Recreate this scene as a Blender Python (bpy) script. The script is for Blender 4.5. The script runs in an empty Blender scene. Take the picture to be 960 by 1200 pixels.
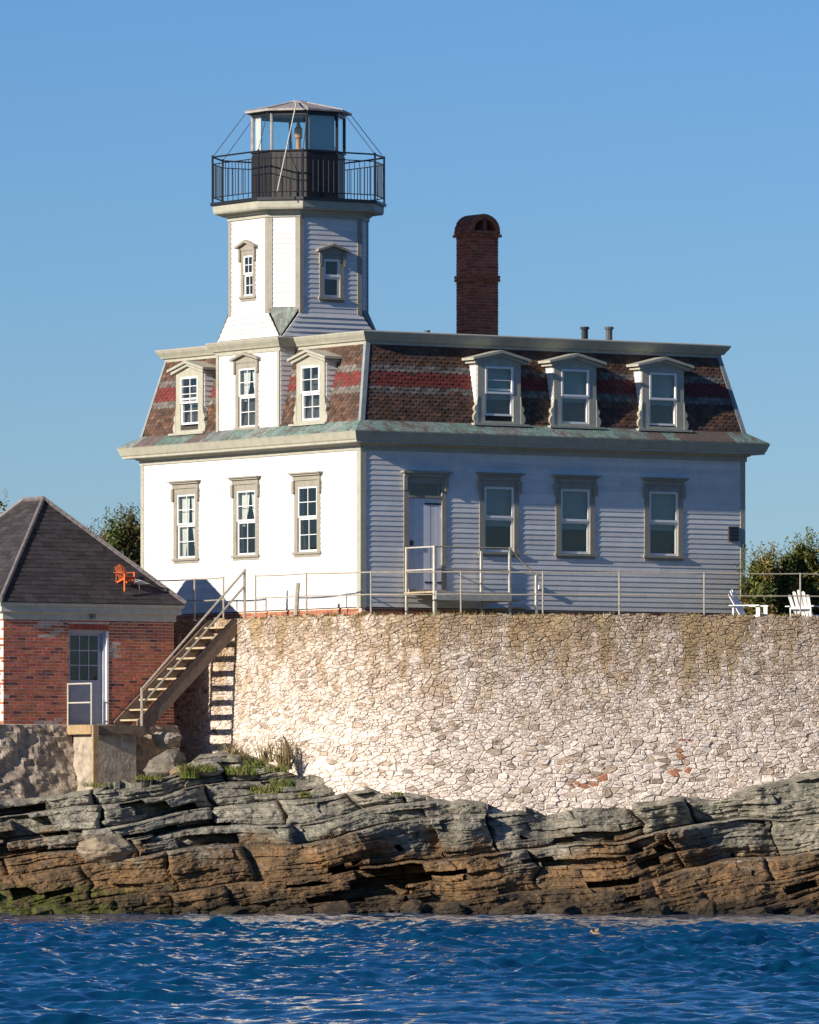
import bpy, bmesh, math, random
import numpy as np
from mathutils import Vector, Matrix

random.seed(7); RNG = np.random.default_rng(11)
sc = bpy.context.scene
COL = sc.collection
rad = math.radians

# ------------------------------------------------------------------ camera
F, CX, HZ, CH = 9160.0, 480.0, 965.0, 1.93      # focal length in photo pixels, centre column, horizon row, eye height
cam_d = bpy.data.cameras.new('camera'); cam = bpy.data.objects.new('camera', cam_d); COL.objects.link(cam)
cam.location = (0, 0, CH); cam.rotation_euler = (rad(90), 0, 0)
cam_d.sensor_fit = 'HORIZONTAL'; cam_d.sensor_width = 36.0; cam_d.lens = 36.0 * F / 960.0
cam_d.shift_y = (HZ - 600.0) / 960.0
cam_d.clip_start = 1.0; cam_d.clip_end = 20000.0
sc.camera = cam
# ------------------------------------------------------------------ light
HOUSE_ROT = rad(33.5)
SUN_AZ = rad(33.5 + 5.7); SUN_EL = rad(21.0)
dvec = Vector((math.cos(SUN_AZ) * math.cos(SUN_EL), math.sin(SUN_AZ) * math.cos(SUN_EL), -math.sin(SUN_EL)))
sun_d = bpy.data.lights.new('sun', 'SUN'); sun_d.energy = 5.0; sun_d.angle = rad(0.5); sun_d.color = (1.0, 0.895, 0.765)
sun = bpy.data.objects.new('sun', sun_d); COL.objects.link(sun)
sun.rotation_euler = dvec.to_track_quat('-Z', 'Y').to_euler(); sun.location = (-60, 60, 60)
world = bpy.data.worlds.new('World'); sc.world = world; world.use_nodes = True
wn = world.node_tree; wn.nodes.clear()
sky = wn.nodes.new('ShaderNodeTexSky'); sky.sky_type = 'NISHITA'; sky.sun_disc = False
sky.sun_elevation = SUN_EL; sky.sun_rotation = math.atan2(-dvec.x, -dvec.y)
sky.air_density = 1.0; sky.dust_density = 0.0; sky.ozone_density = 6.0; sky.altitude = 0
hsv = wn.nodes.new('ShaderNodeHueSaturation'); hsv.inputs['Saturation'].default_value = 1.12; hsv.inputs['Value'].default_value = 1.0
bg = wn.nodes.new('ShaderNodeBackground'); bg.inputs['Strength'].default_value = 0.080
wo = wn.nodes.new('ShaderNodeOutputWorld')
wb = wn.nodes.new('ShaderNodeMix'); wb.data_type = 'RGBA'; wb.blend_type = 'MULTIPLY'; wb.inputs['Factor'].default_value = 1; wb.inputs['B'].default_value = (.645, .70, .86, 1)
wn.links.new(sky.outputs[0], hsv.inputs['Color']); wn.links.new(hsv.outputs[0], wb.inputs['A']); wn.links.new(wb.outputs['Result'], bg.inputs[0]); wn.links.new(bg.outputs[0], wo.inputs[0])
sc.view_settings.view_transform = 'Standard'; sc.view_settings.look = 'None'
sc.view_settings.gamma = 1.0; sc.view_settings.exposure = 0.6; sc.view_settings.use_curve_mapping = False
sc.cycles.max_bounces = 8; sc.cycles.transparent_max_bounces = 16

# ------------------------------------------------------------------ frames
class Frame:
    def __init__(s, rot, t): s.rot = rot; s.t = Vector((t[0], t[1], 0)); s.c = math.cos(rot); s.s = math.sin(rot)
    def w(s, p): return Vector((s.t.x + s.c * p[0] - s.s * p[1], s.t.y + s.s * p[0] + s.c * p[1], p[2]))
    def d(s, q): return (s.c * q[0] - s.s * q[1], s.s * q[0] + s.c * q[1])
    def inv(s, X, Y):
        x = X - s.t.x; y = Y - s.t.y
        return (s.c * x + s.s * y, -s.s * x + s.c * y)
HC = ((423 - CX) / F * 173.0, 173.0)
HF = Frame(HOUSE_ROT, HC)          # u along the side wall, v along the front wall of the house
WF = Frame(0, (0, 0))
def at(px, py, Y): return Vector(((px - CX) / F * Y, Y, CH + (HZ - py) * Y / F))
class Plane:                       # a vertical wall plane in a frame: a along it, d outward
    def __init__(s, o, ad, nd, fr=HF): s.o = o; s.ad = ad; s.nd = nd; s.fr = fr
    def p(s, a, d, z): return (s.o[0] + a * s.ad[0] + d * s.nd[0], s.o[1] + a * s.ad[1] + d * s.nd[1], z)
    def hit(s, px, py=600, d=0):   # where the line of sight through a photo pixel meets this wall
        k = (px - CX) / F
        o = s.fr.w((s.o[0] + d * s.nd[0], s.o[1] + d * s.nd[1], 0)); ax, ay = s.fr.d(s.ad)
        a = (k * o.y - o.x) / (ax - k * ay); Y = o.y + a * ay
        return a, CH + (HZ - py) * Y / F
    def a(s, px): return s.hit(px)[0]
    def z(s, px, py): return s.hit(px, py)[1]

# ------------------------------------------------------------------ materials
MATS = {}
def mat(name, col=(.5, .5, .5), rough=.7, tint=False, nscale=6.0, namt=.25, bump=.0, bscale=40.0, metal=0.0, spec=.5,
        dark=None, dscale=2.0, dlo=.5, dhi=.7, stretch=(1, 1, 1)):
    m = bpy.data.materials.new(name); m.use_nodes = True; nt = m.node_tree; N = nt.nodes; L = nt.links
    b = N['Principled BSDF']; b.inputs['Roughness'].default_value = rough; b.inputs['Metallic'].default_value = metal
    b.inputs['Specular IOR Level'].default_value = spec
    geo = N.new('ShaderNodeNewGeometry'); mp = N.new('ShaderNodeMapping'); mp.inputs['Scale'].default_value = stretch
    L.new(geo.outputs['Position'], mp.inputs['Vector'])
    if tint:
        at_ = N.new('ShaderNodeAttribute'); at_.attribute_name = 'tint'; csrc = at_.outputs['Color']
    else:
        rgb = N.new('ShaderNodeRGB'); rgb.outputs[0].default_value = (*col, 1); csrc = rgb.outputs[0]
    nz = N.new('ShaderNodeTexNoise'); nz.inputs['Scale'].default_value = nscale; nz.inputs['Detail'].default_value = 6; nz.inputs['Roughness'].default_value = .65
    L.new(mp.outputs[0], nz.inputs['Vector'])
    mr = N.new('ShaderNodeMapRange'); mr.inputs['From Min'].default_value = .3; mr.inputs['From Max'].default_value = .7
    mr.inputs['To Min'].default_value = 1 - namt; mr.inputs['To Max'].default_value = 1 + namt * .6
    L.new(nz.outputs['Fac'], mr.inputs['Value'])
    mul = N.new('ShaderNodeMix'); mul.data_type = 'RGBA'; mul.blend_type = 'MULTIPLY'; mul.inputs['Factor'].default_value = 1
    L.new(csrc, mul.inputs['A']); L.new(mr.outputs[0], mul.inputs['B']); out = mul.outputs['Result']
    if dark:
        n2 = N.new('ShaderNodeTexNoise'); n2.inputs['Scale'].default_value = dscale; n2.inputs['Detail'].default_value = 8; n2.inputs['Roughness'].default_value = .7
        L.new(mp.outputs[0], n2.inputs['Vector'])
        r2 = N.new('ShaderNodeMapRange'); r2.inputs['From Min'].default_value = dlo; r2.inputs['From Max'].default_value = dhi
        L.new(n2.outputs['Fac'], r2.inputs['Value'])
        mx = N.new('ShaderNodeMix'); mx.data_type = 'RGBA'; L.new(r2.outputs[0], mx.inputs['Factor'])
        L.new(out, mx.inputs['A']); mx.inputs['B'].default_value = (*dark, 1); out = mx.outputs['Result']
    L.new(out, b.inputs['Base Color'])
    if bump > 0:
        nb = N.new('ShaderNodeTexNoise'); nb.inputs['Scale'].default_value = bscale; nb.inputs['Detail'].default_value = 5
        L.new(mp.outputs[0], nb.inputs['Vector'])
        bp = N.new('ShaderNodeBump'); bp.inputs['Strength'].default_value = bump; bp.inputs['Distance'].default_value = .02
        L.new(nb.outputs['Fac'], bp.inputs['Height']); L.new(bp.outputs[0], b.inputs['Normal'])
    MATS[name] = m
    return m
M_SIDING = mat('white_siding_paint', rough=.55, tint=True, nscale=3, namt=.10, bump=.15, bscale=30, dark=(.52, .47, .42), dscale=1.6, dlo=.62, dhi=.85)
M_CORE = mat('wall_sheathing', (.55, .53, .5), .8)
M_TRIM = mat('putty_trim_paint', (.37, .36, .285), .55, nscale=5, namt=.18, bump=.1, dark=(.34, .30, .25), dscale=5, dlo=.6, dhi=.85)
M_PUTTY = mat('putty_window_paint', (.29, .265, .21), .55, nscale=5, namt=.2, bump=.1, dark=(.20, .18, .15), dscale=5, dlo=.58, dhi=.85)
M_LEAD = mat('lead_hip_flashing', (.24, .27, .27), .6, namt=.25)
M_SASH = mat('white_sash_paint', (.80, .79, .76), .45, namt=.08)
M_SHING = mat('slate_shingle', rough=.8, tint=True, nscale=9, namt=.3, bump=.3, bscale=60, spec=.25)
M_ROOFCORE = mat('roof_felt', (.05, .045, .04), .9)
M_COPPER = mat('weathered_copper', rough=.65, tint=True, nscale=14, namt=.5, stretch=(1, 1, .25), dark=(.11, .085, .07), dscale=5, dlo=.47, dhi=.62)
M_BLACK = mat('black_iron_paint', (.012, .012, .014), .45, namt=.3)
M_LANT = mat('lantern_parapet_paint', (.014, .012, .012), .5, nscale=8, namt=.4, dark=(.05, .04, .034), dscale=6, dlo=.58, dhi=.8, stretch=(1, 1, .3))
M_LROOF = mat('lantern_roof_metal', (.34, .31, .28), .55, namt=.3, nscale=5, dark=(.12, .10, .09), dscale=4, dlo=.5, dhi=.75)
M_PIPE = mat('galvanised_pipe', (.37, .33, .255), .5, metal=.1, namt=.3, nscale=12)
M_WPIPE = mat('white_pipe_paint', (.50, .47, .40), .5, namt=.3, nscale=12)
M_BRICK = mat('brick', rough=.85, tint=True, nscale=16, namt=.3, bump=.3, bscale=70, spec=.25)
M_MORTAR = mat('brick_mortar', (.74, .62, .52), .95, nscale=10, namt=.3)
M_DROOF = mat('dark_roof_shingle', rough=.85, tint=True, nscale=10, namt=.3, bump=.25, bscale=60, spec=.2)
M_GTRIM = mat('grey_green_eave_paint', (.44, .44, .38), .6, namt=.2, nscale=6)
M_DOORW = mat('white_door_paint', (.66, .66, .68), .5, namt=.08)
M_DOORG = mat('grey_door_paint', (.36, .37, .42), .5, namt=.12)
M_WOOD = mat('brown_timber', (.17, .12, .085), .75, nscale=9, namt=.4, bump=.2, stretch=(1, 1, 1))
M_DECK = mat('tan_timber', (.36, .25, .13), .75, nscale=9, namt=.35, bump=.2)
M_TREAD = mat('weathered_tread', (.42, .34, .22), .8, nscale=9, namt=.3)
M_CONC = mat('old_concrete', (.38, .32, .245), .9, nscale=4, namt=.45, bump=.6, bscale=14, dark=(.12, .10, .08), dscale=3, dlo=.52, dhi=.7)
M_BASE = mat('rough_rubble_base', rough=.95, tint=True, nscale=7, namt=.5, bump=.8, bscale=18, dark=(.10, .085, .07), dscale=5, dlo=.52, dhi=.7)
M_CURT = mat('curtain_cloth', (.62, .60, .55), .9, namt=.1)
M_BLIND = mat('sky_toned_cloth', (.16, .24, .26), .9, namt=.1)  # added blinds; sky tone of the upper panes is put into their colour
M_LBLIND = mat('pale_screen_cloth', (.42, .55, .55), .9, namt=.08)
M_DARK = mat('dark_interior', (.020, .014, .011), .9)
M_FLUE = mat('stove_pipe_metal', (.12, .11, .11), .4, metal=.6, namt=.3)
M_ORANGE = mat('orange_chair_paint', (.62, .13, .03), .5, namt=.15)
M_WCHAIR = mat('white_chair_paint', (.72, .72, .72), .5, namt=.1)
M_BARK = mat('bark', (.10, .075, .05), .9, nscale=12, namt=.4)
M_GROUND = mat('terrace_turf', (.13, .12, .05), .95, nscale=3, namt=.4, dark=(.22, .17, .11), dscale=.8)
M_BIRD = mat('grey_feathers', (.58, .57, .55), .8, namt=.3, nscale=20)
M_BROWNBIRD = mat('brown_feathers', (.36, .24, .14), .8, namt=.3, nscale=20)
M_BRONZE = mat('lamp_brass', (.55, .30, .12), .4, metal=.5)

def leaf_mat():
    m = mat('leaf', rough=.55, tint=True, nscale=2, namt=.15, spec=.3)
    return m
M_LEAF = leaf_mat()
def glass_mat(name, trans=(.94, .97, .97), rough=.02):
    m = bpy.data.materials.new(name); m.use_nodes = True; nt = m.node_tree; N = nt.nodes; L = nt.links; N.clear()
    o = N.new('ShaderNodeOutputMaterial'); mx = N.new('ShaderNodeMixShader'); t = N.new('ShaderNodeBsdfTransparent'); g = N.new('ShaderNodeBsdfGlossy')
    t.inputs[0].default_value = (*trans, 1); g.inputs['Roughness'].default_value = rough
    lw_ = N.new('ShaderNodeLayerWeight'); pw_ = N.new('ShaderNodeMath'); pw_.operation = 'POWER'; pw_.inputs[1].default_value = 3.5; L.new(lw_.outputs['Facing'], pw_.inputs[0])
    fr = N.new('ShaderNodeMath'); fr.operation = 'MULTIPLY_ADD'; fr.inputs[1].default_value = .8; fr.inputs[2].default_value = .045; L.new(pw_.outputs[0], fr.inputs[0])
    nz = N.new('ShaderNodeTexNoise'); nz.inputs['Scale'].default_value = 2.5; bp = N.new('ShaderNodeBump'); bp.inputs['Strength'].default_value = .08; bp.inputs['Distance'].default_value = .05
    geo = N.new('ShaderNodeNewGeometry'); L.new(geo.outputs['Position'], nz.inputs['Vector']); L.new(nz.outputs['Fac'], bp.inputs['Height']); L.new(bp.outputs[0], g.inputs['Normal'])
    L.new(fr.outputs[0], mx.inputs[0]); L.new(t.outputs[0], mx.inputs[1]); L.new(g.outputs[0], mx.inputs[2]); L.new(mx.outputs[0], o.inputs[0])
    return m
M_GLASS = glass_mat('window_glass')

def stone_mat():
    m = mat('whitewashed_stone', rough=.9, tint=True, nscale=13, namt=.30, bump=.8, bscale=26, spec=.2)
    nt = m.node_tree; N = nt.nodes; L = nt.links; b = N['Principled BSDF']
    src = b.inputs['Base Color'].links[0].from_socket
    geo = N.new('ShaderNodeNewGeometry')
    def layer(src, scale, st, lo, hi, col, zlo=None, zhi=None, fac=.8, det=7, mask=None):
        mp = N.new('ShaderNodeMapping'); mp.inputs['Scale'].default_value = st; L.new(geo.outputs['Position'], mp.inputs['Vector'])
        n = N.new('ShaderNodeTexNoise'); n.inputs['Scale'].default_value = scale; n.inputs['Detail'].default_value = det; n.inputs['Roughness'].default_value = .7
        L.new(mp.outputs[0], n.inputs['Vector'])
        val = n.outputs['Fac']
        if zlo is not None:      # run-off stains gather below the coping
            sp = N.new('ShaderNodeSeparateXYZ'); L.new(geo.outputs['Position'], sp.inputs[0])
            zr = N.new('ShaderNodeMapRange'); zr.inputs['From Min'].default_value = zlo; zr.inputs['From Max'].default_value = zhi
            zr.inputs['To Min'].default_value = -.16; zr.inputs['To Max'].default_value = .13
            L.new(sp.outputs['Z'], zr.inputs['Value'])
            ad = N.new('ShaderNodeMath'); ad.operation = 'ADD'; L.new(val, ad.inputs[0]); L.new(zr.outputs[0], ad.inputs[1]); val = ad.outputs[0]
        r = N.new('ShaderNodeMapRange'); r.inputs['From Min'].default_value = lo; r.inputs['From Max'].default_value = hi; r.inputs['To Max'].default_value = fac
        L.new(val, r.inputs['Value']); fo = r.outputs[0]
        if mask:                 # gather the stain in patches
            mm = N.new('ShaderNodeMapping'); mm.inputs['Scale'].default_value = mask[1]; L.new(geo.outputs['Position'], mm.inputs['Vector'])
            mn = N.new('ShaderNodeTexNoise'); mn.inputs['Scale'].default_value = mask[0]; mn.inputs['Detail'].default_value = 5; mn.inputs['Roughness'].default_value = .7; L.new(mm.outputs[0], mn.inputs['Vector'])
            mr_ = N.new('ShaderNodeMapRange'); mr_.inputs['From Min'].default_value = mask[2]; mr_.inputs['From Max'].default_value = mask[3]; L.new(mn.outputs['Fac'], mr_.inputs['Value'])
            mu = N.new('ShaderNodeMath'); mu.operation = 'MULTIPLY'; L.new(fo, mu.inputs[0]); L.new(mr_.outputs[0], mu.inputs[1]); fo = mu.outputs[0]
        x = N.new('ShaderNodeMix'); x.data_type = 'RGBA'; L.new(fo, x.inputs['Factor']); L.new(src, x.inputs['A']); x.inputs['B'].default_value = (*col, 1)
        return x.outputs['Result']
    src = layer(src, 3.2, (1, 1, .8), .46, .60, (.46, .34, .21), 2.6, 6.4, .85, mask=(1.5, (1, 1, .45), .44, .60))
    src = layer(src, 1.9, (1, 1, .14), .56, .66, (.40, .285, .13), 3.4, 6.4, .85)
    src = layer(src, 13.0, (1, 1, 1.7), .49, .60, (.40, .29, .19), .5, 7.5, .8, mask=(2.2, (1, 1, .6), .40, .58))
    src = layer(src, 26.0, (1, 1, 1.6), .50, .60, (.14, .10, .07), -1.0, 8.5, .85, mask=(3.0, (1, 1, 1), .36, .56))
    # chinks and open joints between the smaller stones, as a network that comes and goes
    mp = N.new('ShaderNodeMapping'); mp.inputs['Scale'].default_value = (1, 1, 1.9); L.new(geo.outputs['Position'], mp.inputs['Vector'])
    wn_ = N.new('ShaderNodeTexNoise'); wn_.inputs['Scale'].default_value = 7; wn_.inputs['Detail'].default_value = 3; L.new(mp.outputs[0], wn_.inputs['Vector'])
    va = N.new('ShaderNodeMix'); va.data_type = 'RGBA'; va.blend_type = 'LINEAR_LIGHT'; va.inputs['Factor'].default_value = .17; L.new(mp.outputs[0], va.inputs['A']); L.new(wn_.outputs['Color'], va.inputs['B'])
    vo = N.new('ShaderNodeTexVoronoi'); vo.feature = 'DISTANCE_TO_EDGE'; vo.inputs['Scale'].default_value = 8.5; L.new(va.outputs['Result'], vo.inputs['Vector'])
    e1 = N.new('ShaderNodeMapRange'); e1.inputs['From Min'].default_value = .075; e1.inputs['From Max'].default_value = .0; L.new(vo.outputs['Distance'], e1.inputs['Value'])
    mk = N.new('ShaderNodeTexNoise'); mk.inputs['Scale'].default_value = 4.5; mk.inputs['Detail'].default_value = 6; L.new(geo.outputs['Position'], mk.inputs['Vector'])
    e2 = N.new('ShaderNodeMapRange'); e2.inputs['From Min'].default_value = .42; e2.inputs['From Max'].default_value = .56; e2.inputs['To Max'].default_value = .95; L.new(mk.outputs['Fac'], e2.inputs['Value'])
    em = N.new('ShaderNodeMath'); em.operation = 'MULTIPLY'; L.new(e1.outputs[0], em.inputs[0]); L.new(e2.outputs[0], em.inputs[1])
    x = N.new('ShaderNodeMix'); x.data_type = 'RGBA'; L.new(em.outputs[0], x.inputs['Factor']); L.new(src, x.inputs['A']); x.inputs['B'].default_value = (.10, .072, .05, 1); src = x.outputs['Result']
    L.new(src, b.inputs['Base Color'])
    return m
M_STONE = stone_mat()

def rock_mat():
    m = bpy.data.materials.new('bedrock'); m.use_nodes = True; nt = m.node_tree; N = nt.nodes; L = nt.links; b = N['Principled BSDF']
    geo = N.new('ShaderNodeNewGeometry'); sp = N.new('ShaderNodeSeparateXYZ'); L.new(geo.outputs['Position'], sp.inputs[0])
    rotm = N.new('ShaderNodeMapping'); rotm.inputs['Rotation'].default_value = (0, rad(8), 0); rotm.inputs['Scale'].default_value = (1, 1, 5); L.new(geo.outputs['Position'], rotm.inputs['Vector'])
    def noise(scale, det=7, vec=geo.outputs['Position'], rough=.65):
        n = N.new('ShaderNodeTexNoise'); n.inputs['Scale'].default_value = scale; n.inputs['Detail'].default_value = det; n.inputs['Roughness'].default_value = rough
        L.new(vec, n.inputs['Vector']); return n.outputs['Fac']
    def rng(v, a, b_, c=0, d=1):
        r = N.new('ShaderNodeMapRange'); r.inputs['From Min'].default_value = a; r.inputs['From Max'].default_value = b_
        r.inputs['To Min'].default_value = c; r.inputs['To Max'].default_value = d; L.new(v, r.inputs['Value']); return r.outputs[0]
    def math_(op, a, b_):
        n = N.new('ShaderNodeMath'); n.operation = op
        for i, x in enumerate((a, b_)):
            if isinstance(x, (int, float)): n.inputs[i].default_value = x
            else: L.new(x, n.inputs[i])
        return n.outputs[0]
    def mix(f, a, b_):
        x = N.new('ShaderNodeMix'); x.data_type = 'RGBA'
        L.new(f, x.inputs['Factor'])
        for k, v in (('A', a), ('B', b_)):
            if isinstance(v, tuple): x.inputs[k].default_value = (*v, 1)
            else: L.new(v, x.inputs[k])
        return x.outputs['Result']
    z = sp.outputs['Z']; x = sp.outputs['X']
    grey = mix(rng(noise(1.3), .38, .64), (.165, .155, .12), (.33, .305, .235))
    grey = mix(rng(noise(2.2, vec=rotm.outputs[0]), .48, .64, 0, .8), grey, (.085, .09, .075)); grey = mix(rng(noise(22, 4), .56, .66, 0, .6), grey, (.06, .06, .05))
    brown = mix(rng(noise(1.7), .4, .62), (.10, .068, .036), (.25, .145, .062))
    brown = mix(rng(noise(9), .52, .66, 0, .8), brown, (.05, .036, .024)); brown = mix(rng(noise(30, 4), .54, .64, 0, .75), brown, (.035, .028, .018))
    zz = math_('ADD', z, rng(noise(.55), .3, .7, -.75, .75))
    c = mix(rng(zz, 1.15, 1.75), brown, grey)
    pale = math_('MULTIPLY', rng(noise(3.5, vec=rotm.outputs[0]), .54, .64, 0, .8), rng(zz, .7, 1.6))
    c = mix(pale, c, (.42, .37, .29))
    zw = math_('ADD', z, rng(noise(1.5), .3, .7, -.22, .22))
    c = mix(rng(zw, .62, .12, 0, .92), c, (.030, .024, .014))
    alg = math_('MULTIPLY', rng(math_('ADD', x, rng(noise(.8), .3, .7, -1.2, 1.2)), -5.6, -6.6), math_('MULTIPLY', rng(zw, .62, .42), rng(noise(7), .42, .55)))
    c = mix(alg, c, (.075, .085, .012))
    L.new(c, b.inputs['Base Color'])
    L.new(rng(zw, .5, .1, .8, .4), b.inputs['Roughness']); b.inputs['Specular IOR Level'].default_value = .3
    h = math_('ADD', noise(14, vec=rotm.outputs[0]), math_('MULTIPLY', noise(30), .6))
    bp = N.new('ShaderNodeBump'); bp.inputs['Strength'].default_value = .8; bp.inputs['Distance'].default_value = .035
    L.new(h, bp.inputs['Height']); L.new(bp.outputs[0], b.inputs['Normal'])
    return m
M_ROCK = rock_mat()
def water_mat():
    m = bpy.data.materials.new('sea_water'); m.use_nodes = True; nt = m.node_tree; N = nt.nodes; L = nt.links; b = N['Principled BSDF']
    b.inputs['Base Color'].default_value = (.0018, .042, .100, 1); b.inputs['Roughness'].default_value = .05; b.inputs['IOR'].default_value = 1.33
    geo = N.new('ShaderNodeNewGeometry'); mp = N.new('ShaderNodeMapping'); mp.inputs['Scale'].default_value = (1, .7, 1); L.new(geo.outputs['Position'], mp.inputs['Vector'])
    n = N.new('ShaderNodeTexNoise'); n.inputs['Scale'].default_value = 5; n.inputs['Detail'].default_value = 4; L.new(mp.outputs[0], n.inputs['Vector'])
    bp = N.new('ShaderNodeBump'); bp.inputs['Strength'].default_value = .35; bp.inputs['Distance'].default_value = .05
    L.new(n.outputs['Fac'], bp.inputs['Height']); L.new(bp.outputs[0], b.inputs['Normal'])
    return m
M_WATER = water_mat()

# ------------------------------------------------------------------ mesh building
class MB:
    def __init__(s): s.v = []; s.f = []; s.t = []
    def add(s, vs, fs, t=None):
        n = len(s.v); s.v += [tuple(p) for p in vs]; s.f += [tuple(i + n for i in f) for f in fs]; s.t += [t] * len(vs); return s
    def hexa(s, P, t=None): return s.add(P, [(0, 1, 2, 3), (7, 6, 5, 4), (0, 4, 5, 1), (1, 5, 6, 2), (2, 6, 7, 3), (3, 7, 4, 0)], t)
    def box(s, x0, x1, y0, y1, z0, z1, t=None):
        return s.hexa([(x0, y0, z0), (x1, y0, z0), (x1, y1, z0), (x0, y1, z0), (x0, y0, z1), (x1, y0, z1), (x1, y1, z1), (x0, y1, z1)], t)
    def pbox(s, pl, a0, a1, d0, d1, z0, z1, t=None, dt=None):
        dt = d1 if dt is None else dt
        return s.hexa([pl.p(a0, d0, z0), pl.p(a1, d0, z0), pl.p(a1, d1, z0), pl.p(a0, d1, z0), pl.p(a0, d0, z1), pl.p(a1, d0, z1), pl.p(a1, dt, z1), pl.p(a0, dt, z1)], t)
    def prism(s, A, B, t=None):
        n = len(A); return s.add(list(A) + list(B), [tuple(range(n))[::-1], tuple(range(n, 2 * n))] + [(i, (i + 1) % n, n + (i + 1) % n, n + i) for i in range(n)], t)
    def ppoly(s, pl, poly, d0, d1, t=None): return s.prism([pl.p(a, d0, z) for a, z in poly], [pl.p(a, d1, z) for a, z in poly], t)
    def tube(s, pts, r, n=6, t=None):
        pts = [Vector(p) for p in pts]; rings = []
        rr = r if isinstance(r, (list, tuple)) else [r] * len(pts)
        for i, p in enumerate(pts):
            d = (pts[min(i + 1, len(pts) - 1)] - pts[max(i - 1, 0)]).normalized()
            e = Vector((0, 0, 1)) if abs(d.z) < .9 else Vector((1, 0, 0))
            x = d.cross(e).normalized(); y = d.cross(x)
            rings.append([p + (x * math.cos(2 * math.pi * k / n) + y * math.sin(2 * math.pi * k / n)) * rr[i] for k in range(n)])
        vs = [q for R in rings for q in R]; fs = [tuple(range(n))[::-1], tuple(range(len(vs) - n, len(vs)))]
        for i in range(len(pts) - 1):
            for k in range(n): fs.append((i * n + k, i * n + (k + 1) % n, (i + 1) * n + (k + 1) % n, (i + 1) * n + k))
        return s.add(vs, fs, t)
    def lathe(s, c, prof, n=10, t=None):
        vs = []; m = len(prof)
        for r, z in prof:
            for k in range(n): vs.append((c[0] + r * math.cos(2 * math.pi * k / n), c[1] + r * math.sin(2 * math.pi * k / n), c[2] + z))
        fs = [tuple(range(n))[::-1], tuple(range((m - 1) * n, m * n))]
        for i in range(m - 1):
            for k in range(n): fs.append((i * n + k, i * n + (k + 1) % n, (i + 1) * n + (k + 1) % n, (i + 1) * n + k))
        return s.add(vs, fs, t)
    def blob(s, c, r, n=8, m=5, j=.15, t=None, rnd=random):
        vs = []; 
        for i in range(m + 1):
            th = math.pi * i / m
            for k in range(n):
                q = 1 + rnd.uniform(-j, j); ph = 2 * math.pi * k / n
                vs.append((c[0] + r[0] * q * math.sin(th) * math.cos(ph), c[1] + r[1] * q * math.sin(th) * math.sin(ph), c[2] + r[2] * q * math.cos(th)))
        fs = []
        for i in range(m):
            for k in range(n): fs.append((i * n + k, i * n + (k + 1) % n, (i + 1) * n + (k + 1) % n, (i + 1) * n + k))
        return s.add(vs, fs, t)
ORG = {}; FRM = {}
def build(mb, name, m, parent=None, fr=HF, kind=None, smooth=False, recalc=True):
    V = np.array(mb.v, dtype=float)
    c = (V.min(0) + V.max(0)) / 2
    if parent is None: c[2] = V[:, 2].min()
    me = bpy.data.meshes.new(name); me.from_pydata((V - c).tolist(), [], mb.f)
    if mb.t and mb.t[0] is not None:
        ca = me.color_attributes.new('tint', 'FLOAT_COLOR', 'POINT')
        ca.data.foreach_set('color', np.array([(*t, 1.0) for t in mb.t], dtype=np.float32).ravel())
    if recalc:
        bm = bmesh.new(); bm.from_mesh(me); bmesh.ops.recalc_face_normals(bm, faces=bm.faces); bm.to_mesh(me); bm.free()
    if smooth: me.polygons.foreach_set('use_smooth', [True] * len(me.polygons))
    me.materials.append(m)
    o = bpy.data.objects.new(name, me); COL.objects.link(o)
    if parent is not None:
        o.parent = parent; o.location = Vector(c) - ORG[parent.name]; FRM[o.name] = FRM[parent.name]
    else:
        o.location = fr.w(c); o.rotation_euler = (0, 0, fr.rot); FRM[o.name] = fr
    ORG[o.name] = Vector(c)
    if kind: o['kind'] = kind
    return o
def tag(o, label, cat, group=None):
    o['label'] = label; o['category'] = cat
    if group: o['group'] = group
    return o
def thing(name, label, cat, base, fr=HF, group=None):
    o = bpy.data.objects.new(name, None); COL.objects.link(o); o.empty_display_size = .3
    o.location = fr.w(base); o.rotation_euler = (0, 0, fr.rot); ORG[o.name] = Vector(base); FRM[o.name] = fr
    return tag(o, label, cat, group)
class Pieces:
    """alike pieces of one thing: the 300 largest are objects, the rest one joined part"""
    def __init__(s, name, plural, m, rest_parent): s.L = []; s.name = name; s.plural = plural; s.m = m; s.rp = rest_parent
    def add(s, parent, mb, size): s.L.append((size, len(s.L), parent, mb))
    def emit(s, limit=300):
        s.L.sort(key=lambda q: (-q[0], q[1])); r = MB()
        for i, (sz, _, par, mb) in enumerate(s.L):
            if i < limit: build(mb, s.name, s.m, par)
            else: n = len(r.v); r.v += mb.v; r.f += [tuple(j + n for j in f) for f in mb.f]; r.t += mb.t
        if r.v: build(r, s.plural, s.m, s.rp, kind='stuff')
def cells(a0, a1, z0, z1, holes):
    A = sorted(set([a0, a1] + [min(max(h[i], a0), a1) for h in holes for i in (0, 1)])); out = []
    for i in range(len(A) - 1):
        am = (A[i] + A[i + 1]) / 2
        if A[i + 1] - A[i] < 1e-4: continue
        hs = sorted([(max(h[2], z0), min(h[3], z1)) for h in holes if h[0] < am < h[1]]); z = z0
        for lo, hi in hs:
            if lo > z + 1e-4: out.append((A[i], A[i + 1], z, lo))
            z = max(z, hi)
        if z < z1 - 1e-4: out.append((A[i], A[i + 1], z, z1))
    return out
def lerp(a, b, t): return a + (b - a) * t
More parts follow.
